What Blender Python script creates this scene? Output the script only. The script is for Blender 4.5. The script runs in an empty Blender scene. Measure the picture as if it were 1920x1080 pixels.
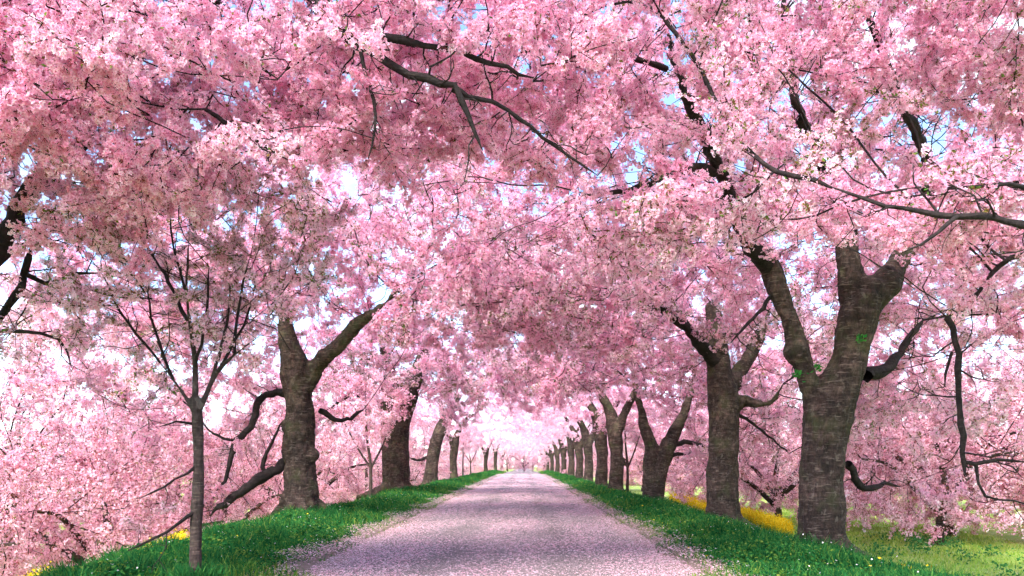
import bpy, math, random
import numpy as np
from mathutils import Vector, Matrix, noise as mnoise

R = math.radians
scene = bpy.context.scene
COL = scene.collection
rng = np.random.default_rng(7)
random.seed(7)

# ------------------------------------------------------------------ camera
FOC = 1493.0            # focal length in pixels of a 1920 wide frame
EYE = 1.5
VPX, VPY = 983.0, 869.0
cam_d = bpy.data.cameras.new('camera')
cam = bpy.data.objects.new('camera', cam_d)
COL.objects.link(cam)
cam.location = (0, 0, EYE)
cam.rotation_euler = (R(90), 0, 0)
cam_d.sensor_width = 36.0
cam_d.lens = FOC / 1920.0 * 36.0
cam_d.shift_x = (960 - VPX) / 1920.0
cam_d.shift_y = (VPY - 540) / 1920.0
cam_d.clip_end = 3000
cam_d.clip_start = 0.1
scene.camera = cam

# ------------------------------------------------------------------ light
SUN_EL, SUN_AZ = 44.0, 203.0      # azimuth measured clockwise from +Y (view direction)
w = bpy.data.worlds.new('World')
scene.world = w
w.use_nodes = True
nt = w.node_tree
for n in list(nt.nodes):
    nt.nodes.remove(n)
out = nt.nodes.new('ShaderNodeOutputWorld')
bg = nt.nodes.new('ShaderNodeBackground')
sky = nt.nodes.new('ShaderNodeTexSky')
sky.sky_type = 'NISHITA'
sky.sun_disc = False
sky.sun_elevation = R(SUN_EL)
sky.sun_rotation = R(SUN_AZ)
sky.air_density = 0.7
sky.dust_density = 0.3
sky.ozone_density = 1.5
tc = nt.nodes.new('ShaderNodeTexCoord')
mp = nt.nodes.new('ShaderNodeMapping')
mp.inputs['Scale'].default_value = (1.0, 1.0, 2.2)
nz = nt.nodes.new('ShaderNodeTexNoise')
nz.inputs['Scale'].default_value = 3.2
nz.inputs['Detail'].default_value = 7
nz.inputs['Roughness'].default_value = 0.55
rp = nt.nodes.new('ShaderNodeValToRGB')
rp.color_ramp.elements[0].position = 0.48
rp.color_ramp.elements[1].position = 0.66
mx = nt.nodes.new('ShaderNodeMix')
mx.data_type = 'RGBA'
mx.inputs[7].default_value = (3.3, 3.5, 3.8, 1)
nt.links.new(tc.outputs['Generated'], mp.inputs['Vector'])
nt.links.new(mp.outputs[0], nz.inputs['Vector'])
nt.links.new(nz.outputs['Fac'], rp.inputs['Fac'])
nt.links.new(rp.outputs['Color'], mx.inputs[0])
nt.links.new(sky.outputs[0], mx.inputs[6])
nt.links.new(mx.outputs[2], bg.inputs['Color'])
bg.inputs['Strength'].default_value = 0.145
nt.links.new(bg.outputs[0], out.inputs['Surface'])

sun_d = bpy.data.lights.new('sun', 'SUN')
sun_d.energy = 3.0
sun_d.angle = R(20.0)
sun_d.color = (1.0, 0.955, 0.89)
sun = bpy.data.objects.new('sun', sun_d)
COL.objects.link(sun)
sd = Vector((math.sin(R(SUN_AZ)) * math.cos(R(SUN_EL)), math.cos(R(SUN_AZ)) * math.cos(R(SUN_EL)), math.sin(R(SUN_EL))))
sun.rotation_euler = (-sd).to_track_quat('-Z', 'Y').to_euler()

scene.view_settings.view_transform = 'Standard'
scene.view_settings.look = 'None'
scene.view_settings.gamma = 1.0
scene.view_settings.use_curve_mapping = False
scene.view_settings.exposure = 2.0
scene.render.engine = 'CYCLES'
cy = scene.cycles
cy.max_bounces = 8
cy.diffuse_bounces = 7
cy.transmission_bounces = 7
cy.glossy_bounces = 2
cy.transparent_max_bounces = 4
cy.use_denoising = True
cy.use_adaptive_sampling = True
cy.adaptive_threshold = 0.05
cy.adaptive_min_samples = 24
cy.caustics_reflective = False
cy.caustics_refractive = False
cy.sample_clamp_indirect = 6.0


# ------------------------------------------------------------------ helpers
def P(px, py, z):
    """a point at depth z (metres ahead of the camera) given by its bearing in the 1920x1080 frame"""
    return np.array([(px - VPX) / FOC * z, z, EYE + (VPY - py) / FOC * z])


def tag(o, label=None, cat=None, group=None, kind=None):
    if label: o['label'] = label
    if cat: o['category'] = cat
    if group: o['group'] = group
    if kind: o['kind'] = kind
    return o


def empty(name, loc=(0, 0, 0), rz=0.0):
    o = bpy.data.objects.new(name, None)
    o.empty_display_size = 0.3
    COL.objects.link(o)
    o.location = loc
    o.rotation_euler = (0, 0, rz)
    return o


def np_mesh(name, verts, faces=None, mats=(), midx=None, smooth=False, loops=None, starts=None):
    """mesh from numpy: faces is (n,3) or (n,4) int array, or loops/starts for mixed"""
    me = bpy.data.meshes.new(name)
    verts = np.ascontiguousarray(verts, dtype=np.float32)
    me.vertices.add(len(verts))
    me.vertices.foreach_set('co', verts.ravel())
    if faces is not None:
        faces = np.asarray(faces, dtype=np.int32)
        k = faces.shape[1]
        loops = faces.ravel()
        starts = np.arange(len(faces), dtype=np.int32) * k
    me.loops.add(len(loops))
    me.loops.foreach_set('vertex_index', np.ascontiguousarray(loops, dtype=np.int32))
    me.polygons.add(len(starts))
    me.polygons.foreach_set('loop_start', np.ascontiguousarray(starts, dtype=np.int32))
    for m in mats:
        me.materials.append(m)
    if midx is not None:
        me.polygons.foreach_set('material_index', np.ascontiguousarray(midx, dtype=np.int32))
    me.polygons.foreach_set('use_smooth', np.full(len(starts), bool(smooth)))
    me.update(calc_edges=True)
    return me


def obj(name, me, parent=None, loc=None):
    o = bpy.data.objects.new(name, me)
    COL.objects.link(o)
    if parent is not None:
        o.parent = parent
    if loc is not None:
        o.location = loc
    return o


class MB:
    """collects numpy chunks with per-chunk material index; faces mixed tri / quad"""
    def __init__(s):
        s.v, s.l, s.c, s.m, s.n = [], [], [], [], 0
        s.eye = []
        s.tint = []

    def add(s, v, f, mi=0, eye=None, tint=None):
        v = np.asarray(v, dtype=np.float32).reshape(-1, 3)
        f = np.asarray(f, dtype=np.int32)
        s.v.append(v)
        s.l.append((f + s.n).ravel())
        s.c.append(np.full(len(f), f.shape[1], dtype=np.int32))
        s.m.append(np.full(len(f), mi, dtype=np.int32))
        s.eye.append(np.zeros(len(v), dtype=np.float32) if eye is None else np.asarray(eye, dtype=np.float32))
        s.tint.append(np.full(len(v), 0.5, dtype=np.float32) if tint is None else np.asarray(tint, dtype=np.float32))
        s.n += len(v)

    def mesh(s, name, mats, smooth=False, eye=False):
        c = np.concatenate(s.c)
        starts = np.concatenate([[0], np.cumsum(c)[:-1]])
        me = np_mesh(name, np.concatenate(s.v), None, mats, np.concatenate(s.m), smooth, np.concatenate(s.l), starts)
        if eye:
            a = me.attributes.new('eye', 'FLOAT', 'POINT')
            a.data.foreach_set('value', np.concatenate(s.eye))
            a = me.attributes.new('tint', 'FLOAT', 'POINT')
            a.data.foreach_set('value', np.concatenate(s.tint))
        return me


def resample(poly, step):
    """poly: (n,4) x y z r -> smooth catmull-rom resample at about step"""
    p = np.asarray(poly, dtype=float)
    if len(p) < 2:
        return p
    q = np.vstack([2 * p[0] - p[1], p, 2 * p[-1] - p[-2]])
    outp = []
    for i in range(len(p) - 1):
        a, b, c, d = q[i], q[i + 1], q[i + 2], q[i + 3]
        n = max(1, int(round(np.linalg.norm(c[:3] - b[:3]) / step)))
        for t in np.linspace(0, 1, n, endpoint=False):
            outp.append(0.5 * ((2 * b) + (c - a) * t + (2 * a - 5 * b + 4 * c - d) * t * t + (3 * b - a - 3 * c + d) * t ** 3))
    outp.append(p[-1])
    outp = np.array(outp)
    outp[:, 3] = np.maximum(outp[:, 3], 0.002)
    return outp


def tube(pts, rad, sides, cap=False):
    """pts (n,3), rad (n,) -> verts, quad faces"""
    n = len(pts)
    t = np.gradient(pts, axis=0) if n > 2 else np.repeat((pts[-1] - pts[0])[None], n, 0)
    t /= np.linalg.norm(t, axis=1)[:, None] + 1e-9
    up = np.array([0.31, 0.17, 0.93]) if abs(t[0, 2]) < 0.9 else np.array([1.0, 0.13, 0.07])
    u = np.cross(t[0], up); u /= np.linalg.norm(u)
    us = [u]
    for i in range(1, n):
        u = us[-1] - t[i] * np.dot(us[-1], t[i])
        u /= np.linalg.norm(u) + 1e-9
        us.append(u)
    us = np.array(us)
    vs = np.cross(t, us)
    a = np.arange(sides) / sides * 2 * np.pi
    ring = us[:, None] * np.cos(a)[None, :, None] + vs[:, None] * np.sin(a)[None, :, None]
    V = pts[:, None] + ring * np.asarray(rad)[:, None, None]
    V = V.reshape(-1, 3)
    i = np.arange(n - 1)[:, None] * sides
    j = np.arange(sides)[None]
    j2 = (j + 1) % sides
    F = np.stack([i + j, i + j2, i + sides + j2, i + sides + j], -1).reshape(-1, 4)
    if cap:
        V = np.vstack([V, pts[:1] - t[:1] * rad[0] * 0.4, pts[-1:] + t[-1:] * rad[-1] * 0.6])
        k = n * sides
        jj = np.arange(sides); jj2 = (jj + 1) % sides
        c1 = np.stack([jj2, jj, np.full(sides, k), np.full(sides, k)], -1)
        c2 = np.stack([(n - 1) * sides + jj, (n - 1) * sides + jj2, np.full(sides, k + 1), np.full(sides, k + 1)], -1)
        return V, F, np.vstack([c1, c2])[:, :3]
    return V, F


# ------------------------------------------------------------------ materials
def new_mat(name):
    m = bpy.data.materials.new(name)
    m.use_nodes = True
    t = m.node_tree
    for n in list(t.nodes):
        t.nodes.remove(n)
    o = t.nodes.new('ShaderNodeOutputMaterial')
    return m, t, o


def N(t, kind, **kw):
    n = t.nodes.new(kind)
    for k, v in kw.items():
        if k in n.inputs:
            n.inputs[k].default_value = v
        else:
            setattr(n, k, v)
    return n


def ramp(t, stops):
    n = t.nodes.new('ShaderNodeValToRGB')
    e = n.color_ramp.elements
    while len(e) < len(stops):
        e.new(0.5)
    for el, (p, c) in zip(e, stops):
        el.position = p
        el.color = (*c, 1)
    return n


def mixc(t, fac, a, b, mode='MIX'):
    n = t.nodes.new('ShaderNodeMix')
    n.data_type = 'RGBA'
    n.blend_type = mode
    for sock, v in ((0, fac), (6, a), (7, b)):
        if isinstance(v, bpy.types.NodeSocket):
            t.links.new(v, n.inputs[sock])
        elif sock == 0:
            n.inputs[0].default_value = v
        else:
            n.inputs[sock].default_value = (*v, 1)
    return n.outputs[2]


def mathn(t, op, a, b=0.0, clamp=False):
    n = t.nodes.new('ShaderNodeMath')
    n.operation = op
    n.use_clamp = clamp
    for i, v in enumerate((a, b)):
        if isinstance(v, bpy.types.NodeSocket):
            t.links.new(v, n.inputs[i])
        else:
            n.inputs[i].default_value = v
    return n.outputs[0]


def leafy(name, stops, transl=0.45, eye=None, objvar=0.0, tint=False):
    """thin petal / leaf: diffuse + translucent, colour picked per flower (mesh island) and a little per object"""
    m, t, o = new_mat(name)
    g = N(t, 'ShaderNodeNewGeometry')
    rnd = g.outputs['Random Per Island']
    if tint:
        rnd = N(t, 'ShaderNodeAttribute', attribute_name='tint').outputs['Fac']
    if objvar:
        oi = N(t, 'ShaderNodeObjectInfo')
        k = mathn(t, 'MULTIPLY', mathn(t, 'SUBTRACT', oi.outputs['Random'], 0.5), objvar)
        rnd = mathn(t, 'ADD', rnd, k, clamp=True)
    r = ramp(t, stops)
    t.links.new(rnd, r.inputs['Fac'])
    c = r.outputs['Color']
    if eye is not None:
        a = N(t, 'ShaderNodeAttribute', attribute_name='eye')
        c = mixc(t, a.outputs['Fac'], c, eye)
    d = N(t, 'ShaderNodeBsdfDiffuse')
    tr = N(t, 'ShaderNodeBsdfTranslucent')
    t.links.new(c, d.inputs['Color'])
    t.links.new(c, tr.inputs['Color'])
    ms = N(t, 'ShaderNodeMixShader', Fac=transl)
    t.links.new(d.outputs[0], ms.inputs[1])
    t.links.new(tr.outputs[0], ms.inputs[2])
    t.links.new(ms.outputs[0], o.inputs['Surface'])
    return m


M = {}
M['blossom'] = leafy('deep_pink_blossom', [(0.0, (0.92, 0.46, 0.64)), (0.28, (0.96, 0.60, 0.76)), (0.60, (0.975, 0.73, 0.85)), (0.84, (0.98, 0.86, 0.92)), (1.0, (0.985, 0.96, 0.97))], 0.5, (0.74, 0.20, 0.37), 0.3, tint=True)
M['blossom_pale'] = leafy('pale_pink_blossom', [(0.0, (0.92, 0.52, 0.67)), (0.3, (0.965, 0.68, 0.80)), (0.65, (0.98, 0.80, 0.88)), (1.0, (0.985, 0.96, 0.97))], 0.5, (0.70, 0.24, 0.36), 0.3, tint=True)
M['blossom_far'] = leafy('mid_pink_blossom', [(0.0, (0.86, 0.40, 0.55)), (0.3, (0.93, 0.55, 0.69)), (0.65, (0.95, 0.66, 0.78)), (0.9, (0.96, 0.77, 0.86)), (1.0, (0.97, 0.88, 0.93))], 0.46, None, 0.2, tint=True)
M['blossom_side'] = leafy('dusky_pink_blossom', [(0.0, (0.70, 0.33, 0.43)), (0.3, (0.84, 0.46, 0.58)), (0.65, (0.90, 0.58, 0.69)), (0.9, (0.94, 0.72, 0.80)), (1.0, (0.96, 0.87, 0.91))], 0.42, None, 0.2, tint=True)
M['calyx'] = leafy('red_brown_calyx', [(0.0, (0.26, 0.05, 0.06)), (0.6, (0.36, 0.10, 0.09)), (1.0, (0.20, 0.14, 0.05))], 0.25)
M['leaf'] = leafy('young_cherry_leaf', [(0.0, (0.20, 0.085, 0.045)), (0.35, (0.22, 0.17, 0.05)), (0.7, (0.16, 0.24, 0.05)), (1.0, (0.10, 0.26, 0.05))], 0.45)
M['fresh'] = leafy('fresh_green_leaf', [(0.0, (0.03, 0.20, 0.045)), (1.0, (0.08, 0.34, 0.06))], 0.45)


def bark_mat(name, lo, mid, hi, moss=0.5, ring=20.0, lentk=0.4):
    m, t, o = new_mat(name)
    tcn = N(t, 'ShaderNodeTexCoord')
    oc = tcn.outputs['Object']

    def nse(scale, detail=4, rough=0.55, st=(1, 1, 1), off=(0, 0, 0)):
        mpn = N(t, 'ShaderNodeMapping')
        mpn.inputs['Scale'].default_value = st
        mpn.inputs['Location'].default_value = off
        t.links.new(oc, mpn.inputs['Vector'])
        n = N(t, 'ShaderNodeTexNoise', Scale=scale, Detail=detail, Roughness=rough)
        t.links.new(mpn.outputs[0], n.inputs['Vector'])
        return n.outputs['Fac']
    rings = nse(2.2, 5, 0.65, (1, 1, ring / 2.2))
    patch = nse(1.5, 5, 0.65)
    mott = nse(7.0, 5, 0.7, (1, 1, 0.7))
    fine = nse(26, 3, 0.6, (1, 1, 0.5))
    lent = nse(5.0, 2, 0.5, (1, 1, 9))
    r1 = ramp(t, [(0.37, lo), (0.5, mid), (0.64, hi)])
    t.links.new(mathn(t, 'ADD', mathn(t, 'MULTIPLY', rings, 0.30), mathn(t, 'ADD', mathn(t, 'MULTIPLY', patch, 0.36), mathn(t, 'MULTIPLY', mott, 0.34))), r1.inputs['Fac'])
    c = r1.outputs['Color']
    rf = ramp(t, [(0.35, (0.55, 0.55, 0.55)), (0.65, (1.15, 1.15, 1.15))])
    t.links.new(fine, rf.inputs['Fac'])
    c = mixc(t, 1.0, c, rf.outputs['Color'], 'MULTIPLY')
    rl = ramp(t, [(0.60, (0, 0, 0)), (0.68, (1, 1, 1))])
    t.links.new(lent, rl.inputs['Fac'])
    c = mixc(t, mathn(t, 'MULTIPLY', rl.outputs['Color'], lentk), c, (0.22, 0.17, 0.14))
    if moss:
        li = nse(9.0, 4, 0.6, (1, 1, 0.8), (5.2, 1.3, 9.1))
        rli = ramp(t, [(0.60, (0, 0, 0)), (0.66, (1, 1, 1))])
        t.links.new(li, rli.inputs['Fac'])
        c = mixc(t, mathn(t, 'MULTIPLY', rli.outputs['Color'], 0.35), c, (0.18, 0.145, 0.12))
        mo = nse(1.7, 5, 0.62, off=(3.1, 7.7, 1.2))
        rm = ramp(t, [(0.50, (0, 0, 0)), (0.66, (1, 1, 1))])
        t.links.new(mo, rm.inputs['Fac'])
        c = mixc(t, mathn(t, 'MULTIPLY', rm.outputs['Color'], moss), c, (0.085, 0.10, 0.035))
    b = N(t, 'ShaderNodeBsdfPrincipled', Roughness=0.88)
    b.inputs['Specular IOR Level'].default_value = 0.25
    t.links.new(c, b.inputs['Base Color'])
    bh = mathn(t, 'ADD', mathn(t, 'MULTIPLY', rings, 0.7), mathn(t, 'ADD', mathn(t, 'MULTIPLY', mott, 1.2), mathn(t, 'MULTIPLY', fine, 0.5)))
    bu = N(t, 'ShaderNodeBump', Strength=0.9, Distance=0.03)
    t.links.new(bh, bu.inputs['Height'])
    t.links.new(bu.outputs[0], b.inputs['Normal'])
    t.links.new(b.outputs[0], o.inputs['Surface'])
    return m


M['bark'] = bark_mat('old_cherry_bark', (0.009, 0.006, 0.005), (0.040, 0.025, 0.020), (0.135, 0.088, 0.070), 0.32, 13.0)
M['bark_young'] = bark_mat('young_cherry_bark', (0.022, 0.014, 0.013), (0.05, 0.033, 0.029), (0.10, 0.068, 0.06), 0.1, 24, 0.25)
M['twig'] = bark_mat('dark_twig_bark', (0.008, 0.0055, 0.0055), (0.019, 0.0125, 0.012), (0.042, 0.028, 0.026), 0.0, 20.0, 0.06)


# ------------------------------------------------------------------ terrain
LX, RX = -3.08, 2.41      # road edges
def smooth01(t):
    t = np.clip(t, 0, 1)
    return t * t * (3 - 2 * t)


def crest(y):
    return -0.9 * smooth01((np.asarray(y, float) - 125) / 130)


def ground_h(x, y):
    x = np.asarray(x, float); y = np.asarray(y, float)
    left = 0.04 * smooth01((LX - 0.2 - x) / 1.6) - 2.9 * smooth01((-5.5 - x) / 6.5)
    right = 0.04 * smooth01((x - RX - 0.2) / 1.4) - 1.35 * smooth01((x - 4.0) / 4.6)
    h = np.where(x < LX, left, np.where(x > RX, right, 0.0))
    und = 0.05 * np.sin(x * 0.9 + y * 0.35) + 0.04 * np.sin(y * 0.83 - x * 0.4)
    h = h + und * smooth01((np.maximum(LX - x, x - RX) - 0.6) / 2.0)
    return h + crest(y)


def gh(x, y):
    return float(ground_h(x, y))


def build_ground():
    xs = np.unique(np.concatenate([np.linspace(-400, -40, 13), np.linspace(-40, -14, 14), np.linspace(-14, 14, 113), np.linspace(14, 40, 14), np.linspace(40, 400, 13)]))
    ys = np.unique(np.concatenate([np.linspace(-60, 0, 7), np.linspace(0, 60, 121), np.linspace(60, 160, 51), np.linspace(160, 900, 38)]))
    X, Y = np.meshgrid(xs, ys)
    Z = ground_h(X, Y)
    inside = (X > LX - 0.05) & (X < RX + 0.05)
    Z = np.where(inside, Z - 0.012, Z)
    V = np.stack([X, Y, Z], -1).reshape(-1, 3)
    nx = len(xs)
    i = (np.arange(len(ys) - 1)[:, None] * nx + np.arange(nx - 1)[None])
    F = np.stack([i, i + 1, i + nx + 1, i + nx], -1).reshape(-1, 4)
    m, t, o = new_mat('meadow_ground')
    tcn = N(t, 'ShaderNodeTexCoord')
    n1 = N(t, 'ShaderNodeTexNoise', Scale=0.45, Detail=5, Roughness=0.6)
    n2 = N(t, 'ShaderNodeTexNoise', Scale=14.0, Detail=4, Roughness=0.7)
    t.links.new(tcn.outputs['Object'], n1.inputs['Vector'])
    t.links.new(tcn.outputs['Object'], n2.inputs['Vector'])
    r1 = ramp(t, [(0.35, (0.18, 0.34, 0.045)), (0.55, (0.33, 0.47, 0.075)), (0.72, (0.48, 0.50, 0.20))])
    t.links.new(n1.outputs['Fac'], r1.inputs['Fac'])
    r2 = ramp(t, [(0.3, (0.5, 0.5, 0.5)), (0.7, (1.15, 1.15, 1.15))])
    t.links.new(n2.outputs['Fac'], r2.inputs['Fac'])
    c = mixc(t, 1.0, r1.outputs['Color'], r2.outputs['Color'], 'MULTIPLY')
    # fallen petals lying about the meadow
    vo = N(t, 'ShaderNodeTexVoronoi', Scale=13.0)
    t.links.new(tcn.outputs['Object'], vo.inputs['Vector'])
    pr = ramp(t, [(0.20, (1, 1, 1)), (0.27, (0, 0, 0))])
    t.links.new(vo.outputs['Distance'], pr.inputs['Fac'])
    n3 = N(t, 'ShaderNodeTexNoise', Scale=0.3, Detail=3)
    t.links.new(tcn.outputs['Object'], n3.inputs['Vector'])
    pm = ramp(t, [(0.42, (0, 0, 0)), (0.6, (1, 1, 1))])
    t.links.new(n3.outputs['Fac'], pm.inputs['Fac'])
    c = mixc(t, mathn(t, 'MULTIPLY', pr.outputs['Color'], pm.outputs['Color']), c, (0.80, 0.58, 0.66))
    sx = N(t, 'ShaderNodeSeparateXYZ'); t.links.new(tcn.outputs['Object'], sx.inputs[0])
    ax = mathn(t, 'ABSOLUTE', mathn(t, 'ADD', sx.outputs['X'], 0.335))
    n4 = N(t, 'ShaderNodeTexNoise', Scale=1.6, Detail=4); t.links.new(tcn.outputs['Object'], n4.inputs['Vector'])
    mk = mathn(t, 'MULTIPLY', mathn(t, 'SUBTRACT', mathn(t, 'ADD', 3.75, mathn(t, 'MULTIPLY', mathn(t, 'SUBTRACT', n4.outputs['Fac'], 0.5), 1.2)), ax), 3.0, True)
    dr = ramp(t, [(0.35, (0.085, 0.06, 0.045)), (0.6, (0.20, 0.145, 0.115)), (0.75, (0.50, 0.33, 0.37))])
    t.links.new(n2.outputs['Fac'], dr.inputs['Fac'])
    c = mixc(t, mk, c, dr.outputs['Color'])
    b = N(t, 'ShaderNodeBsdfPrincipled', Roughness=0.95)
    t.links.new(c, b.inputs['Base Color'])
    bu = N(t, 'ShaderNodeBump', Strength=0.6, Distance=0.05)
    t.links.new(n2.outputs['Fac'], bu.inputs['Height'])
    t.links.new(bu.outputs[0], b.inputs['Normal'])
    t.links.new(b.outputs[0], o.inputs['Surface'])
    tag(obj('ground', np_mesh('ground', V, F, [m], smooth=True)), kind='structure')


def edge_wob(y, s):
    y = np.asarray(y, float)
    return 0.10 * np.sin(y * 0.71 + s) + 0.07 * np.sin(y * 1.93 + 2 * s) + 0.04 * np.sin(y * 4.7 + s * 3)


def build_road():
    ys = np.unique(np.concatenate([np.linspace(-10, 60, 281), np.linspace(60, 330, 136)]))
    us = np.linspace(0, 1, 15)
    Y, U = np.meshgrid(ys, us, indexing='ij')
    l = LX + edge_wob(Y, 0.3); r = RX + edge_wob(Y, 1.9)
    X = l + (r - l) * U
    Z = 0.004 + crest(Y) + 0.035 * (1 - (2 * U - 1) ** 2)
    V = np.stack([X, Y, Z], -1).reshape(-1, 3)
    nx = len(us)
    i = (np.arange(len(ys) - 1)[:, None] * nx + np.arange(nx - 1)[None])
    F = np.stack([i, i + 1, i + nx + 1, i + nx], -1).reshape(-1, 4)
    m, t, o = new_mat('petal_strewn_asphalt')
    tcn = N(t, 'ShaderNodeTexCoord')
    oc = tcn.outputs['Object']

    def nse(scale, detail=4, rough=0.6, st=(1, 1, 1)):
        mpn = N(t, 'ShaderNodeMapping'); mpn.inputs['Scale'].default_value = st
        t.links.new(oc, mpn.inputs['Vector'])
        n = N(t, 'ShaderNodeTexNoise', Scale=scale, Detail=detail, Roughness=rough)
        t.links.new(mpn.outputs[0], n.inputs['Vector'])
        return n.outputs['Fac']
    asp = ramp(t, [(0.3, (0.056, 0.044, 0.042)), (0.7, (0.13, 0.105, 0.10))])
    t.links.new(nse(60, 4, 0.8), asp.inputs['Fac'])
    c = asp.outputs['Color']
    # the worn gravelly margin of the tarmac, by distance from the middle
    sx = N(t, 'ShaderNodeSeparateXYZ'); t.links.new(oc, sx.inputs[0])
    ax = mathn(t, 'ABSOLUTE', mathn(t, 'ADD', sx.outputs['X'], 0.335))
    edge = mathn(t, 'ADD', ax, mathn(t, 'MULTIPLY', mathn(t, 'SUBTRACT', nse(1.4, 4), 0.5), 0.9))
    em = ramp(t, [(0.0, (0, 0, 0)), (1.0, (1, 1, 1))])
    t.links.new(mathn(t, 'MULTIPLY', mathn(t, 'SUBTRACT', edge, 2.1), 2.2, True), em.inputs['Fac'])
    dirt = ramp(t, [(0.3, (0.075, 0.05, 0.042)), (0.7, (0.20, 0.14, 0.11))])
    t.links.new(nse(22, 4, 0.75), dirt.inputs['Fac'])
    c = mixc(t, em.outputs['Color'], c, dirt.outputs['Color'])
    # petals: two layers of small flecks, more where they drift
    drift = nse(0.55, 4, 0.6, (1, 0.45, 1))
    for sc, lo, hi, k in ((62.0, 0.30, 0.42, 1.0), (33.0, 0.24, 0.33, 1.0)):
        vo = N(t, 'ShaderNodeTexVoronoi', Scale=sc)
        t.links.new(oc, vo.inputs['Vector'])
        pr = ramp(t, [(lo, (1, 1, 1)), (hi, (0, 0, 0))])
        t.links.new(vo.outputs['Distance'], pr.inputs['Fac'])
        pick = mathn(t, 'GREATER_THAN', mathn(t, 'SUBTRACT', mathn(t, 'ADD', mathn(t, 'MULTIPLY', drift, 1.08), mathn(t, 'MULTIPLY', em.outputs['Color'], 0.15)), mathn(t, 'MULTIPLY', mathn(t, 'SUBTRACT', 1.0, mathn(t, 'MULTIPLY', mathn(t, 'ABSOLUTE', mathn(t, 'SUBTRACT', ax, 0.95)), 2.0), True), 0.20)), N(t, 'ShaderNodeSeparateColor').outputs[0])
        sc_n = pick.node.inputs[1].links[0].from_node
        t.links.new(vo.outputs['Color'], sc_n.inputs[0])
        pc = ramp(t, [(0.0, (0.66, 0.36, 0.44)), (0.5, (0.81, 0.53, 0.61)), (1.0, (0.91, 0.74, 0.79))])
        t.links.new(sc_n.outputs[1], pc.inputs['Fac'])
        c = mixc(t, mathn(t, 'MULTIPLY', mathn(t, 'MULTIPLY', pr.outputs['Color'], pick), k), c, pc.outputs['Color'])
    b = N(t, 'ShaderNodeBsdfPrincipled', Roughness=0.85)
    t.links.new(c, b.inputs['Base Color'])
    bu = N(t, 'ShaderNodeBump', Strength=0.5, Distance=0.01)
    t.links.new(nse(45, 4, 0.8), bu.inputs['Height'])
    t.links.new(bu.outputs[0], b.inputs['Normal'])
    t.links.new(b.outputs[0], o.inputs['Surface'])
    tag(obj('road', np_mesh('road', V, F, [m], smooth=True)), kind='structure')


def build_petals():
    """fallen petals as real little curled flakes on the road and the verge margin"""
    n = 135000
    z = 9.5 * np.exp(rng.random(n) * math.log(110 / 9.5))
    u = rng.random(n)
    x = LX - 0.9 + (RX - LX + 1.7) * u
    drift = np.sin(x * 1.7 + z * 0.4) + np.sin(x * 3.1 - z * 0.9) + np.sin(z * 1.3 + 2)
    edge = np.maximum(np.abs(x + 0.335) - 1.9, 0)
    keep = rng.random(n) < np.clip(0.48 + 0.16 * drift + 0.12 * edge - 0.28 * np.clip(1 - np.abs(np.abs(x + 0.335) - 0.95) / 0.5, 0, 1), 0.08, 1)
    x, z = x[keep], z[keep]
    n = len(x)
    on_road = (x > LX - .05) & (x < RX + .05)
    U = (x - LX) / (RX - LX)
    hh = np.where(on_road, 0.006 + crest(z) + 0.035 * (1 - np.clip(2 * U - 1, -1, 1) ** 2), ground_h(x, z) + 0.02 + 0.05 * rng.random(n))
    a = rng.random(n) * 2 * np.pi
    s = rng.uniform(0.012, 0.024, n) * (1 + np.clip(z - 20, 0, 90) * 0.025)
    d = np.stack([np.cos(a), np.sin(a)], -1)
    e = np.stack([-d[:, 1], d[:, 0]], -1)
    V = np.zeros((n, 4, 3))
    for k, (p, q, hgt) in enumerate(((-1.1, 0, 0.0), (0, -0.75, 0.35), (1.0, 0, 0.1), (0, 0.75, 0.35))):
        V[:, k, 0] = x + d[:, 0] * s * p + e[:, 0] * s * q
        V[:, k, 1] = z + d[:, 1] * s * p + e[:, 1] * s * q
        V[:, k, 2] = hh + s * hgt * (0.4 + rng.random(n))
    F = np.arange(n * 4).reshape(n, 4)
    m = leafy('fallen_petal', [(0.0, (0.66, 0.35, 0.43)), (0.5, (0.81, 0.52, 0.60)), (1.0, (0.91, 0.74, 0.79))], 0.3)
    o = obj('fallen_petals', np_mesh('fallen_petals', V.reshape(-1, 3), F, [m]))
    tag(o, 'pale pink petals fallen over the path and along its margins', 'petals', kind='stuff')


def blades(x, y, hgt, wid, lean, base):
    """grass blades as two-quad strips; returns verts, faces"""
    n = len(x)
    a = rng.random(n) * 2 * np.pi
    dx, dy = np.cos(a), np.sin(a)
    la = rng.random(n) * 2 * np.pi
    lx, ly = np.cos(la) * lean, np.sin(la) * lean
    V = np.zeros((n, 5, 3))
    for k, (t, s) in enumerate(((0, -1), (0, 1), (0.55, 0.8), (0.55, -0.8), (1, 0))):
        V[:, k, 0] = x + dx * wid * s + lx * hgt * t * t
        V[:, k, 1] = y + dy * wid * s + ly * hgt * t * t
        V[:, k, 2] = base + hgt * t * (1 - 0.25 * lean * t)
    i = np.arange(n)[:, None] * 5
    Fq = i + np.array([[0, 1, 2, 3]])
    Ft = i + np.array([[3, 2, 4]])
    return V.reshape(-1, 3), Fq, Ft


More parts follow.
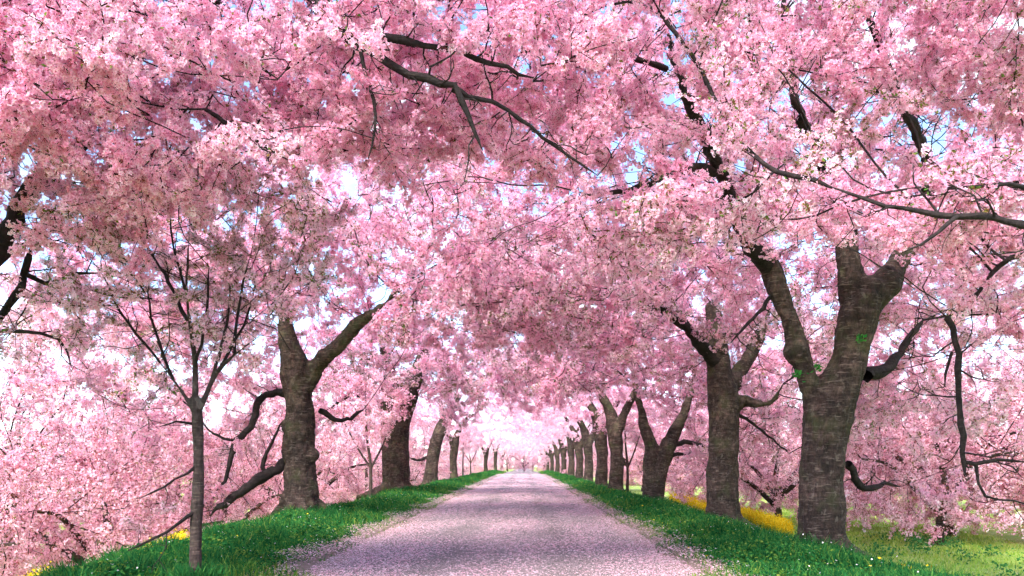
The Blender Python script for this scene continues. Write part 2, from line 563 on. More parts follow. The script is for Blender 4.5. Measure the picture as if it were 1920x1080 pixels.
def build_grass():
    mat_a = leafy('verge_grass_emerald', [(0.0, (0.008, 0.058, 0.020)), (0.5, (0.022, 0.135, 0.036)), (0.85, (0.05, 0.20, 0.045)), (1.0, (0.11, 0.26, 0.055))], 0.4)
    mat_b = leafy('verge_grass_yellowing', [(0.0, (0.06, 0.16, 0.025)), (0.6, (0.15, 0.27, 0.04)), (1.0, (0.28, 0.33, 0.07))], 0.4)
    mat_c = leafy('dandelion_yellow', [(0, (0.75, 0.5, 0.02)), (1, (0.85, 0.65, 0.05))], 0.3)
    mat_d = leafy('white_fleck', [(0, (0.75, 0.62, 0.68)), (1, (0.85, 0.8, 0.82))], 0.3)
    for side in (-1, 1):
        mb = MB()
        n = 55000
        z = 8.5 * np.exp(rng.random(n) ** 1.15 * math.log(150 / 8.5))
        dd = rng.random(n) ** 0.9 * (3.5 if side < 0 else 3.0) * (1 + 0.12 * np.sin(z * 1.1))
        wobL, wobR = edge_wob(z, 0.3), edge_wob(z, 1.9)
        extra = 0.22 * np.sin(z * 0.9 + 1) * np.sin(z * 2.3) + 0.1
        x = np.where(side < 0, LX + wobL - dd + extra, RX + wobR + dd - extra)
        clump = 0.5 + 0.5 * np.sin(x * 2.1 + 0.7 * np.sin(z * 1.7)) * np.sin(z * 1.35 + x) + 0.3 * np.sin(x * 5.3 + z * 3.9)
        rise = np.clip(dd / 1.7, 0.0, 1)
        hgt = (0.045 + 0.27 * rise ** 1.2) * (0.38 + 0.95 * np.clip(clump, 0, 1)) * rng.uniform(0.6, 1.25, n)
        thin = rng.random(n) < np.clip(0.06 + dd / 0.8, 0, 1)
        x, z, hgt, dd, rise = x[thin], z[thin], hgt[thin], dd[thin], rise[thin]
        n = len(x)
        wid = rng.uniform(0.004, 0.010, n) * (1 + np.clip(z - 12, 0, 120) * 0.045)
        base = ground_h(x, z) - 0.01
        yel = rng.random(n) < np.clip(0.75 - dd * 0.55 + 0.25 * np.sin(z * 0.6 + x), 0.05, 0.8)
        for mi, sel in ((0, ~yel), (1, yel)):
            V, Fq, Ft = blades(x[sel], z[sel], hgt[sel], wid[sel], rng.uniform(0.1, 0.75, sel.sum()), base[sel])
            k = mb.n
            mb.add(V, Fq, mi)
            mb.add(np.zeros((0, 3)), Ft - mb.n + k, mi)
        # taller tufts round the feet of the trunks
        for (tx, tz, tr_) in ((5.25, 14.0, .62), (5.55, 22.3, .6), (-5.97, 21.3, .7), (-6.1, 38, .8), (5.1, 31, .7), (-3.8, 9.2, .14)):
            if (tx < 0) != (side < 0): continue
            m = 1500
            a = rng.random(m) * 6.283; rr = tr_ * (0.85 + rng.random(m) ** 1.5 * 0.9)
            bx, by = tx + np.cos(a) * rr, tz + np.sin(a) * rr
            V, Fq, Ft = blades(bx, by, rng.uniform(.12, .42, m), rng.uniform(.005, .010, m) * (1 + max(0, tz - 12) * .045), rng.uniform(.1, .7, m), ground_h(bx, by) - .01)
            k = mb.n
            mb.add(V, Fq, 0); mb.add(np.zeros((0, 3)), Ft - mb.n + k, 0)
        # broad clover-like leaves that make the verge look lush
        n = 150000
        z = 8.5 * np.exp(rng.random(n) ** 1.1 * math.log(110 / 8.5))
        dd = 0.5 + rng.random(n) * (3.1 if side < 0 else 2.5)
        x = np.where(side < 0, LX - dd, RX + dd)
        clump = np.sin(x * 2.1 + 0.7 * np.sin(z * 1.7)) * np.sin(z * 1.35 + x)
        keep = rng.random(n) < 0.55 + 0.45 * clump
        x, z, dd, clump = x[keep], z[keep], dd[keep], clump[keep]
        n = len(x)
        hh = ground_h(x, z) + rng.uniform(0.02, 0.27, n) * np.clip(dd / 1.6, 0.15, 1) * (0.75 + 0.45 * clump)
        s = rng.uniform(0.014, 0.038, n) * (1 + np.clip(z - 14, 0, 100) * 0.02)
        nrm = rng.normal(size=(n, 3)) * 0.55 + np.array([0, -0.1, 0.9])
        nrm /= np.linalg.norm(nrm, axis=1)[:, None]
        u = np.cross(nrm, rng.normal(size=(n, 3))); u /= np.linalg.norm(u, axis=1)[:, None]
        v = np.cross(nrm, u)
        c = np.stack([x, z, hh], -1)
        V = np.stack([c - u * s[:, None], c - v * s[:, None] * 0.6 + nrm * s[:, None] * .25, c + u * s[:, None], c + v * s[:, None] * 0.6 + nrm * s[:, None] * .25], 1)
        yl = rng.random(n) < 0.16
        mb.add(V[~yl].reshape(-1, 3), np.arange((~yl).sum() * 4).reshape(-1, 4), 0)
        mb.add(V[yl].reshape(-1, 3), np.arange(yl.sum() * 4).reshape(-1, 4), 1)
        # dandelion heads and petals caught in the grass
        for mi, cnt, sz in ((2, 34, 0.018), (3, 350, 0.010)):
            z = 8.5 * np.exp(rng.random(cnt) * math.log(60 / 8.5))
            dd = 0.2 + rng.random(cnt) * 2.7
            x = np.where(side < 0, LX - dd, RX + dd)
            hh = ground_h(x, z) + 0.33 * np.clip(dd / 1.7, 0.12, 1) * rng.uniform(0.7, 1.1, cnt)
            s = sz * rng.uniform(0.8, 1.4, cnt)
            c = np.stack([x, z, hh], -1)
            a = rng.random(cnt) * 6.28
            u = np.stack([np.cos(a), np.sin(a), rng.normal(size=cnt) * .4], -1) * s[:, None]
            v = np.stack([-np.sin(a), np.cos(a), rng.normal(size=cnt) * .4], -1) * s[:, None]
            V = np.stack([c - u, c - v, c + u, c + v], 1)
            mb.add(V.reshape(-1, 3), np.arange(cnt * 4).reshape(cnt, 4), mi)
        o = obj('grass', mb.mesh('grass', [mat_a, mat_b, mat_c, mat_d]))
        tag(o, ('lush emerald grass verge on the left side of the path' if side < 0 else 'lush emerald grass verge on the right side of the path'), 'grass', kind='stuff')


def build_rapeseed():
    mat_y = leafy('rapeseed_yellow', [(0, (0.70, 0.42, 0.01)), (0.5, (0.82, 0.58, 0.02)), (1, (0.88, 0.72, 0.06))], 0.35)
    mat_g = leafy('rapeseed_stem', [(0, (0.08, 0.22, 0.04)), (1, (0.20, 0.36, 0.07))], 0.35)
    patches = [((7.75, 26.0), (0.65, 2.2), 1300, 'yellow rapeseed flowers just right of the tall straight trunk'),
               ((7.8, 37.0), (0.75, 4.0), 1000, 'yellow rapeseed strip between the straight trunk and the V-shaped cherry'),
               ((6.0, 15.6), (0.25, 0.4), 60, 'small yellow rapeseed tuft at the foot of the big forked cherry'),
               ((7.0, 13.6), (0.5, 0.3), 90, 'low yellow rapeseed clump at the bottom right edge of the meadow'),
               ((-7.75, 12.6), (0.22, 0.35), 80, 'bright yellow rapeseed clump low on the left bank'),
               ((-8.0, 17.5), (0.5, 1.0), 260, 'thin yellow rapeseed strip behind the left bank near the slim tree')]
    for (cx, cy_), (rx, ry), n, lab in patches:
        mb = MB()
        a = rng.random(n) * 6.283
        rr = np.sqrt(rng.random(n))
        x = cx + np.cos(a) * rr * rx; y = cy_ + np.sin(a) * rr * ry
        g = ground_h(x, y)
        h = rng.uniform(0.6, 0.85, n) * (0.5 if n < 100 else 1.25 if n > 900 else 0.85)
        V, Fq, Ft = blades(x, y, h, np.full(n, 0.008), np.full(n, 0.15), g)
        mb.add(V, Fq, 1); mb.add(np.zeros((0, 3)), Ft - len(V), 1)
        k = 16
        c = np.repeat(np.stack([x, y, g + h * 0.95], -1), k, 0) + rng.normal(size=(n * k, 3)) * np.array([0.055, 0.055, 0.075])
        nn = len(c)
        s = rng.uniform(0.012, 0.022, nn)[:, None]
        u = rng.normal(size=(nn, 3)); u /= np.linalg.norm(u, axis=1)[:, None]
        v = np.cross(u, rng.normal(size=(nn, 3))); v /= np.linalg.norm(v, axis=1)[:, None]
        mb.add(np.stack([c - u * s, c - v * s, c + u * s, c + v * s], 1).reshape(-1, 3), np.arange(nn * 4).reshape(nn, 4), 0)
        tag(obj('rapeseed_flowers', mb.mesh('rapeseed_flowers', [mat_y, mat_g])), lab, 'flowers', kind='stuff')


# ------------------------------------------------------------------ blossom sprays
def unit(v):
    return v / (np.linalg.norm(v, axis=-1, keepdims=True) + 1e-9)


def frames(nrm, r):
    u = unit(np.cross(nrm, r.normal(size=nrm.shape)))
    return u, np.cross(nrm, u)


def flower_cloud(mb, centre, nrm, rad, cup, r, mi=0, tint=None):
    """five-petalled flowers: 16 verts / 10 triangles each"""
    n = len(centre)
    u, v = frames(nrm, r)
    V = np.zeros((n, 16, 3)); E = np.zeros((n, 16))
    V[:, 0] = centre
    E[:, 0] = 1.0
    F = []
    for k in range(5):
        a0 = k * 2 * np.pi / 5
        for j, (da, rr, hh) in enumerate(((-0.52, 0.72, 0.6), (0, 1.0, 1.0), (0.52, 0.72, 0.6))):
            a = a0 + da
            V[:, 1 + 3 * k + j] = centre + (u * np.cos(a) + v * np.sin(a)) * (rad * rr)[:, None] + nrm * (rad * cup * hh * r.uniform(0.7, 1.3, n))[:, None]
        F += [[0, 1 + 3 * k, 2 + 3 * k], [0, 2 + 3 * k, 3 + 3 * k]]
    F = (np.arange(n)[:, None, None] * 16 + np.array(F)[None]).reshape(-1, 3)
    mb.add(V.reshape(-1, 3), F, mi, E.ravel(), None if tint is None else np.repeat(tint, 16))


def make_spray(seed, length=1.15, sides=7, dens=1.0, leafness=0.05, name='blossom_spray', pale=False):
    r = np.random.default_rng(seed)
    mb = MB()
    pts_all, dirs_all = [], []

    def twig(p0, d0, ln, rad, curve):
        n = max(4, int(ln / 0.11))
        d = np.array(d0, float); p = np.array(p0, float)
        pts = [p.copy()]
        for i in range(n):
            d = unit(d + r.normal(size=3) * 0.16 + np.array(curve) * 0.10)
            p = p + d * ln / n
            pts.append(p.copy())
        pts = np.array(pts)
        rr = np.linspace(rad, rad * 0.35, len(pts))
        V, F = tube(pts, rr, 3)
        mb.add(V, F, 1)
        return pts

    main = twig((0, 0, 0), (1, 0, 0.05), length, 0.011, (0, 0, r.uniform(-0.25, 0.5)))
    twigs = [main]
    for s in range(sides):
        f = (s + 0.6) / (sides + 0.4)
        i = min(len(main) - 2, int(f * (len(main) - 1)))
        base = main[i]
        ang = r.uniform(0.55, 1.15) * (1 if s % 2 else -1)
        el = r.normal() * 0.45 + 0.05
        d = np.array([math.cos(ang) * math.cos(el), math.sin(ang) * math.cos(el), math.sin(el)])
        tw = twig(base, d, length * r.uniform(0.28, 0.55) * (1.15 - 0.5 * f), 0.0068, (0.15, 0, r.uniform(-0.4, 0.4)))
        twigs.append(tw)
        for q in range(2):
            j = r.integers(1, len(tw) - 1)
            d2 = unit(d + r.normal(size=3) * 0.8)
            twigs.append(twig(tw[j], d2, length * r.uniform(0.10, 0.2), 0.0035, (0, 0, 0)))
    cen, bunch = [], []
    for k, tw in enumerate(twigs):
        seg = np.linalg.norm(np.diff(tw, axis=0), axis=1).sum()
        m = max(2, int(seg / 0.056 * dens))
        t = (np.arange(m) + r.random(m) * 0.8 + (2.0 if k == 0 else 0.8)) / (m + (2.2 if k == 0 else 1.0))
        t = t[t < 1.0]
        f = t * (len(tw) - 1); i0 = np.minimum(f.astype(int), len(tw) - 2)
        p = tw[i0] + (tw[i0 + 1] - tw[i0]) * (f - i0)[:, None]
        cen.append(p)
        wave = np.sin(t * seg / r.uniform(0.24, 0.36) * 6.283 + r.uniform(0, 6.28))
        bunch.append(np.where(wave > -0.25, 1.0, 0.0))
    cen = np.concatenate(cen); bunch = np.concatenate(bunch)
    keep = r.random(len(cen)) < np.where(bunch > 0, 0.97, 0.22)
    cen = cen[keep]
    off = unit(r.normal(size=cen.shape) + np.array([0, 0, -0.15])) * r.uniform(0.015, 0.075, len(cen))[:, None]
    pom = cen + off
    prad = r.uniform(0.035, 0.068, len(pom))
    cnt = np.clip((r.normal(13, 3.5, len(pom)) * (prad / 0.052) ** 1.3), 4, 24).astype(int)
    idx = np.repeat(np.arange(len(pom)), cnt)
    n = len(idx)
    d = unit(r.normal(size=(n, 3)))
    fc = pom[idx] + d * (prad[idx] * r.uniform(0.75, 1.12, n))[:, None]
    nr = unit(d + r.normal(size=(n, 3)) * 0.35)
    rad = r.uniform(0.015, 0.029, n)
    cup = r.uniform(0.15, 0.75, n)
    tint = np.clip(np.clip(r.normal(0.5, 0.24, len(pom)), 0, 1)[idx] * 0.75 + r.random(n) * 0.3 - 0.02, 0, 1)
    flower_cloud(mb, fc, nr, rad, cup, r, 0, tint)
    # pedicels: thin slivers from the spur to each flower, red-brown
    sel = r.random(n) < 0.6
    a = cen[idx][sel]; b = fc[sel]
    sd_ = unit(np.cross(b - a, r.normal(size=a.shape))) * 0.0022
    V = np.stack([a - sd_, a + sd_, b + (b - a) * -0.02], 1)
    mb.add(V.reshape(-1, 3), np.arange(len(a) * 3).reshape(-1, 3), 2)
    # calyx behind each flower
    u, v = frames(nr, r)
    s = 0.0045
    bk = fc - nr * 0.004
    V = np.stack([bk + u * s, bk - u * s * .5 + v * s * .87, bk - u * s * .5 - v * s * .87], 1)
    mb.add(V.reshape(-1, 3), np.arange(n * 3).reshape(-1, 3), 2)
    # young leaves
    nl = int(len(cen) * leafness * 6)
    if nl:
        c = cen[r.integers(0, len(cen), nl)]
        dr = unit(r.normal(size=(nl, 3)) + np.array([0.5, 0, 0.4]))
        ln = r.uniform(0.03, 0.065, nl)[:, None]
        sdv = unit(np.cross(dr, r.normal(size=dr.shape)))
        upv = np.cross(dr, sdv)
        c = c + dr * 0.02
        V = np.stack([c, c + dr * ln * .5 - sdv * ln * .24 + upv * ln * .1, c + dr * ln, c + dr * ln * .5 + sdv * ln * .24 + upv * ln * .1], 1)
        mb.add(V.reshape(-1, 3), np.arange(nl * 4).reshape(-1, 4), 3)
    return mb.mesh(name, [M['blossom_pale'] if pale else M['blossom'], M['twig'], M['calyx'], M['leaf']], eye=True)


SPRAY = {
    'dense': [make_spray(100 + i, 1.15, 7, 1.15, 0.03 if i % 2 else 0.09) for i in range(7)],
    'mid': [make_spray(200 + i, 1.2, 7, 0.85, 0.6, pale=(i % 2 == 0)) for i in range(5)],
    'airy': [make_spray(300 + i, 1.1, 7, 0.45, 1.0, pale=True) for i in range(4)],
}


STROKES = []
BARE = []


# ------------------------------------------------------------------ trees
def skin_trunk(polys, voxel, relief, seed, mat, burls=()):
    """tubes along the stems fused into one skin with a voxel remesh, then roughened"""
    mb = MB()
    for poly in polys:
        q = resample(poly, 0.16)
        V, F, C = tube(q[:, :3], q[:, 3], 20, cap=True)
        k = mb.n
        mb.add(V, F, 0)
        mb.add(np.zeros((0, 3)), C - mb.n + k, 0)
    for (bx, by, bz, br) in burls:
        a = np.linspace(0, np.pi, 7)[1:-1]
        q = np.array([[bx, by, bz + br * math.cos(t)] for t in a[::-1]])
        V, F, C = tube(q, np.array([br * math.sin(t) for t in a[::-1]]), 12, cap=True)
        k = mb.n
        mb.add(V, F, 0)
        mb.add(np.zeros((0, 3)), C - mb.n + k, 0)
    tmp = obj('trunk_skin', mb.mesh('trunk_skin', []))
    md = tmp.modifiers.new('r', 'REMESH'); md.mode = 'VOXEL'; md.voxel_size = voxel
    ms = tmp.modifiers.new('s', 'SMOOTH'); ms.iterations = 6; ms.factor = 0.5
    dg = bpy.context.evaluated_depsgraph_get()
    me = bpy.data.meshes.new_from_object(tmp.evaluated_get(dg))
    bpy.data.objects.remove(tmp)
    n = len(me.vertices)
    co = np.zeros(n * 3, np.float32); me.vertices.foreach_get('co', co); co = co.reshape(-1, 3)
    nr = np.zeros(n * 3, np.float32); me.vertices.foreach_get('normal', nr); nr = nr.reshape(-1, 3)
    d = np.empty(n)
    o = seed * 3.7
    for i in range(n):
        x, y, z = co[i]
        a = mnoise.noise((x * 1.6 + o, y * 1.6, z * 0.9))
        b = mnoise.noise((x * 5 + o, y * 5, z * 2.4))
        c = mnoise.noise((x * 7, y * 7 + o, z * 26))
        e = abs(mnoise.noise((x * 9 + o, y * 9, z * 3.2)))
        f = mnoise.noise((x * 2.6, y * 2.6 + o, z * 1.7))
        d[i] = 1.0 * a + 1.1 * f * abs(f) * 3 + 1.0 * b + 0.28 * c - 1.3 * e
    co = co + nr * (d * relief)[:, None]
    me.vertices.foreach_set('co', co.ravel().astype(np.float32))
    me.materials.clear(); me.materials.append(mat)
    me.polygons.foreach_set('use_smooth', np.full(len(me.polygons), True))
    me.update()
    return me


def plain_trunk(polys, seed, mat, sides=12):
    mb = MB()
    r = np.random.default_rng(seed)
    for poly in polys:
        q = resample(poly, 0.3)
        V, F = tube(q[:, :3], q[:, 3], sides)
        V = V + r.normal(size=V.shape) * 0.04 * np.repeat(q[:, 3], sides)[:, None]
        mb.add(V, F, 0)
    return mb.mesh('trunk', [mat], smooth=True)


def envelope(ells, n, r, keep=None):
    """points in a union of ellipsoids (cx,cy,cz,rx,ry,rz,weight), denser to the shell"""
    wts = np.array([e[6] for e in ells], float); wts /= wts.sum()
    outp = []
    tot = 0
    while tot < n:
        k = r.choice(len(ells), p=wts, size=n)
        e = np.array(ells)[k]
        d = unit(r.normal(size=(n, 3))) * (r.random(n) ** 0.42)[:, None]
        p = e[:, :3] + d * e[:, 3:6]
        if keep is not None:
            p = p[keep(p)]
        if len(p) == 0:
            break
        outp.append(p); tot += len(p)
    return np.concatenate(outp)[:n]


def colonise(seeds, attr, r, step=0.33, di=2.6, dk=0.55, iters=70, trop=(0, 0, 0.03), jit=0.12):
    """space colonisation. seeds: list of polylines (n,4) whose nodes may sprout. returns nodes, parent, radius-floor, owner"""
    pos, par, rfix, own = [], [], [], []
    for si, s in enumerate(seeds):
        for k, q in enumerate(s):
            par.append(-1 if k == 0 else len(pos) - 1)
            pos.append(q[:3]); rfix.append(q[3]); own.append(si)
    pos = np.array(pos); nseed = len(pos)
    A = attr.copy()
    D = np.linalg.norm(A[:, None] - pos[None], axis=2)
    near = D.argmin(1); nd = D.min(1)
    trop = np.array(trop)
    childdirs = {}
    for it in range(iters):
        act = nd < (di if it > 6 else di * 1.8)
        if not act.any():
            break
        tgt = {}
        idx = np.where(act)[0]
        nodes = near[idx]
        dirs = unit(A[idx] - pos[nodes])
        acc = np.zeros((len(pos), 3)); cnt = np.bincount(nodes, minlength=len(pos))
        np.add.at(acc, nodes, dirs)
        grow = np.where(cnt > 0)[0]
        d = unit(acc[grow] / cnt[grow, None] + trop + r.normal(size=(len(grow), 3)) * jit)
        ok = np.ones(len(grow), bool)
        for q, g in enumerate(grow):
            for e in childdirs.get(int(g), ()):
                if np.dot(e, d[q]) > 0.93:
                    ok[q] = False
            if ok[q]:
                childdirs.setdefault(int(g), []).append(d[q])
        # attractors that only feed a stuck node are dropped
        if (~ok).any():
            stuck = np.isin(near, grow[~ok]) & act
            A = A[~stuck]; near = near[~stuck]; nd = nd[~stuck]
        grow, d = grow[ok], d[ok]
        if len(grow) == 0:
            if len(A) == 0:
                break
            continue
        newp = pos[grow] + d * step
        b0 = len(pos)
        pos = np.vstack([pos, newp])
        par += grow.tolist(); rfix += [0.0] * len(grow); own += [own[g] for g in grow]
        if len(A):
            Dn = np.linalg.norm(A[:, None] - newp[None], axis=2)
            mi = Dn.argmin(1); mv = Dn.min(1)
            better = mv < nd
            near = np.where(better, b0 + mi, near); nd = np.where(better, mv, nd)
            alive = nd > dk
            A, near, nd = A[alive], near[alive], nd[alive]
        if len(A) == 0:
            break
    par = np.array(par); rfix = np.array(rfix)
    return pos, par, rfix, np.array(own), nseed


def radii(par, rfix, tip=0.006, e=2.35, rmax=0.16):
    n = len(par)
    acc = np.zeros(n)
    rad = np.zeros(n)
    for i in range(n - 1, -1, -1):
        v = acc[i] ** (1 / e) if acc[i] > 0 else tip
        rad[i] = rfix[i] if rfix[i] > 0 else min(v, rmax)
        if par[i] >= 0:
            acc[par[i]] += rad[i] ** e if rfix[i] == 0 else 0
    return rad


def chains(pos, par, rad, nseed):
    """split grown nodes into chains: each starts at its attachment node"""
    kids = {}
    for i in range(nseed, len(par)):
        kids.setdefault(int(par[i]), []).append(i)
    res = []
    stack = []
    for s in range(nseed):
        for k in kids.get(s, ()):
            stack.append((s, k))
    while stack:
        a, k = stack.pop()
        ch = [a, k]
        cur = k
        while cur in kids:
            ks = sorted(kids[cur], key=lambda q: -rad[q])
            for o in ks[1:]:
                stack.append((cur, o))
            cur = ks[0]
            ch.append(cur)
        res.append(ch)
    return res, kids


def chain_pts(ch, pos, rad):
    p = pos[ch].copy(); rr = rad[ch].copy()
    rr[0] = min(rr[0], rr[1] * 1.15) if len(rr) > 1 else rr[0]
    if len(p) > 3:
        p[1:-1] = 0.5 * p[1:-1] + 0.25 * (p[:-2] + p[2:])
    return p, rr


def build_tree(name, label, cat, root, trunk_polys, limbs, ells, n_attr, seed, mode='spray', n_spray=240, kinds=('dense',), keep=None,
               voxel=0.035, relief=0.02, burls=(), bark='bark', group=None, di=2.6, dk=0.55, step=0.33, sprout=None, spray_scale=(0.85, 1.2),
               droop=0.0, skin=True, crown_mat='blossom_far', cl_step=0.045, leaf_frac=0.08, cl_size=0.034, hang=-0.1, rmax=0.14, trop=(0, 0, 0.03), only=None, tip=0.006, n_cl=None, roots=False, show=None, dark_k=1.5):
    """trunk_polys / limbs are world polylines; the tree's Empty stands at root"""
    r = np.random.default_rng(seed)
    root = np.array(root, float)
    t = empty(name, root)
    tag(t, label, cat, group)
    off = np.array([*root, 0.0])
    tp = [np.asarray(p, float) - off for p in trunk_polys]
    if show:
        for p in trunk_polys:
            q = resample(p, 0.25); q = q[q[:, 2] < show]
            for k in (-0.7, 0, 0.7):
                q2 = q.copy(); q2[:, 0] += k * q[:, 3]; q2[:, 3] = 0.05
                BARE.append(q2)
    lp = [np.asarray(p, float) - off for p in limbs]
    tp_r = []
    if roots:
        b0 = tp[0][1]; rr0 = b0[3]
        for k in range(6):
            a = k * 1.047 + r.uniform(-.3, .3)
            c_, s_ = math.cos(a), math.sin(a)
            L = r.uniform(1.5, 2.1)
            tp_r.append(np.array([[b0[0] + c_ * rr0 * .45, b0[1] + s_ * rr0 * .45, 0.55, rr0 * .38], [b0[0] + c_ * rr0 * .95, b0[1] + s_ * rr0 * .95, 0.28, rr0 * .34], [b0[0] + c_ * rr0 * L, b0[1] + s_ * rr0 * L, 0.02, rr0 * .2], [b0[0] + c_ * rr0 * (L + .6), b0[1] + s_ * rr0 * (L + .6), -.1, rr0 * .12]]))
    if skin:
        bl = [(b[0] - root[0], b[1] - root[1], b[2] - root[2], b[3]) for b in burls]
        tm = skin_trunk(tp + tp_r, voxel, relief, seed, M[bark], bl)
    else:
        tm = plain_trunk(tp, seed, M[bark])
    tm.name = 'trunk'
    tr = obj('trunk', tm, t)
    if sprout:
        for (sx, sy, sz, sr) in sprout:
            k = 26
            c = np.array([sx, sy, sz]) - root + r.normal(size=(k, 3)) * sr * 0.45
            dr = unit(r.normal(size=(k, 3)) + np.array([0, -0.8, 0.5])); ln = r.uniform(0.05, 0.09, k)[:, None]
            sdv = unit(np.cross(dr, r.normal(size=dr.shape)))
            V = np.stack([c, c + dr * ln * .5 - sdv * ln * .3, c + dr * ln, c + dr * ln * .5 + sdv * ln * .3], 1)
            mbs = MB(); mbs.add(V.reshape(-1, 3), np.arange(k * 4).reshape(-1, 4), 0)
            so = obj('leaf_sprout', mbs.mesh('leaf_sprout', [M['fresh']]), tr)
            so['kind'] = 'stuff'
    # seeds that may sprout: upper 55 % of each stem and the limbs
    seeds = []
    for p in tp:
        q = resample(p, step)
        z0 = q[0, 2] + 0.55 * (q[-1, 2] - q[0, 2])
        q2 = q[q[:, 2] > z0]
        seeds.append(q2 if len(q2) > 1 else q[-2:])
    for p in lp:
        seeds.append(resample(p, step))
    A = envelope(ells, n_attr, r, keep) - root
    pos, par, rfix, own, ns = colonise(seeds, A, r, step=step, di=di, dk=dk, trop=trop)
    rad = radii(par, rfix, tip=tip, rmax=rmax)
    chs, kids = chains(pos, par, rad, ns)
    # hand-laid limbs
    side = []
    for p in lp:
        q = resample(p, 0.16)
        wv = r.normal(size=(len(q), 3)) * np.minimum(0.5 * q[:, 3:4], 0.022); wv[0] = 0
        q[:, :3] += wv
        STROKES.append(q + off)
        q[-1, 3] *= 0.35
        dist = 0.0
        for a in range(2, len(q) - 1):
            dist += np.linalg.norm(q[a, :3] - q[a - 1, :3])
            if dist < r.uniform(0.14, 0.34) * (0.6 if mode == 'spray' else 1): continue
            dist = 0.0
            tdir = unit(q[a, :3] - q[a - 1, :3])
            d = unit(tdir * r.uniform(0.3, 1.0) + unit(np.cross(tdir, r.normal(size=3))))
            ln = r.uniform(0.2, 0.75); rr0 = min(q[a, 3] * 0.5, 0.012)
            pp = [q[a, :3]]
            for b in range(6):
                d = unit(d + r.normal(size=3) * 0.28 + np.array([0, 0, 0.05]))
                pp.append(pp[-1] + d * ln / 6)
            side.append((np.array(pp), np.linspace(rr0, rr0 * .3, 7), d))
            for b in (2, 4):
                d2 = unit(d + r.normal(size=3) * 0.9); l2 = ln * r.uniform(.25, .5)
                side.append((np.array([pp[b], pp[b] + d2 * l2 * .5 + r.normal(size=3) * .02, pp[b] + d2 * l2]), np.array([rr0 * .55, rr0 * .4, rr0 * .2]), d2))
        V, F = tube(q[:, :3], q[:, 3] * (1 + 0.10 * r.normal(size=len(q))), 9)
        V = V + r.normal(size=V.shape) * 0.06 * np.repeat(q[:, 3], 9)[:, None]
        mb = MB(); mb.add(V, F, 0)
        obj('limb', mb.mesh('limb', [M['twig']], smooth=True), t)
    fine = MB()
    for pp, rq, _d in side:
        V, F = tube(pp, rq, 4); fine.add(V, F, 0)
    for ch in chs:
        p, rr = chain_pts(ch, pos, rad)
        if rr[1:].max() > 0.034 and mode == 'spray':
            k = np.where(rr > 0.02)[0][-1] + 1
            k = max(k, 2)
            q = resample(np.column_stack([p[:k + 1], rr[:k + 1]]), 0.15)
            V, F = tube(q[:, :3], q[:, 3], 8)
            V = V + r.normal(size=V.shape) * 0.05 * np.repeat(q[:, 3], 8)[:, None]
            mb = MB(); mb.add(V, F, 0)
            obj('limb', mb.mesh('limb', [M['twig']], smooth=True), t)
            if k < len(p) - 1:
                V, F = tube(p[k - 1:], rr[k - 1:], 4); fine.add(V, F, 0)
        else:
            V, F = tube(p, rr, 5 if rr.max() > 0.02 else 3); fine.add(V, F, 0)
    grown = np.arange(ns, len(pos))
    if mode == 'spray':
        if fine.n == 0:
            V, F = tube(pos[:2], rad[:2], 3); fine.add(V, F, 0)
        crown = obj('crown', fine.mesh('crown', [M['twig']], smooth=True), t)
        thin = [i for i in grown if rad[i] < 0.03]
        ends = [i for i in grown if i not in kids]
        cand = list(dict.fromkeys(ends + list(r.permutation(thin))))
        chosen, cp = [], np.zeros((0, 3))
        for dmin in (0.42, 0.3, 0.2, 0.1):
            for i in cand:
                if len(chosen) >= n_spray: break
                if i in chosen: continue
                if only is not None and not only(pos[i] + root): continue
                if len(cp) and np.min(np.linalg.norm(cp - pos[i], axis=1)) < dmin: continue
                chosen.append(i); cp = np.vstack([cp, pos[i]])
        spots = [(pos[i], unit(pos[i] - pos[par[i]]), 1.0) for i in chosen]
        spots += [(pp[-1], dd_, 0.5) for pp, _r, dd_ in side if len(pp) == 7 and r.random() < 0.3]
        for at_, d, sk in spots:
            d = unit(d + r.normal(size=3) * 0.45 + np.array([0, 0, hang]))
            zax = unit(np.array([0, 0, 1.0]) + r.normal(size=3) * 0.45)
            yax = unit(np.cross(zax, d)); zax = np.cross(d, yax)
            s = r.uniform(*spray_scale) * sk
            mt = Matrix(np.array([[*(np.array([d[a], yax[a], zax[a]]) * s), 0.0] for a in range(3)] + [[0, 0, 0, 1.0]]))
            kd = kinds[r.integers(len(kinds))]
            so = bpy.data.objects.new('blossom_spray', SPRAY[kd][r.integers(len(SPRAY[kd]))])
            COL.objects.link(so)
            so.parent = crown
            b = at_ - d * 0.12 * sk
            mt.translation = Vector(b)
            so.matrix_basis = mt
    else:
        obj('branches', fine.mesh('branches', [M['twig']], smooth=True), t)
        c = []
        for ch in chs:
            p, rr = chain_pts(ch, pos, rad)
            for a in range(len(p) - 1):
                if rr[a + 1] > 0.028: continue
                k = max(1, int(np.linalg.norm(p[a + 1] - p[a]) / cl_step))
                tt = (np.arange(k) + r.random(k))[:, None] / k
                c.append(p[a] + (p[a + 1] - p[a]) * tt)
            # a few drooping side twigs around each thin chain end
            e = p[-1]
            for _ in range(3):
                dd = unit(r.normal(size=3) + np.array([0, 0, -0.25])) * r.uniform(0.25, 0.6)
                c.append(e + dd * np.linspace(0, 1, 7)[:, None])
        c = np.concatenate(c)
        if n_cl and len(c) > n_cl:
            c = c[r.permutation(len(c))[:n_cl]]
        c = c + r.normal(size=c.shape) * 0.06
        obj('crown', cluster_crown(c, r, M[crown_mat], leaf_frac, cl_size, dark_k), t)
    return t


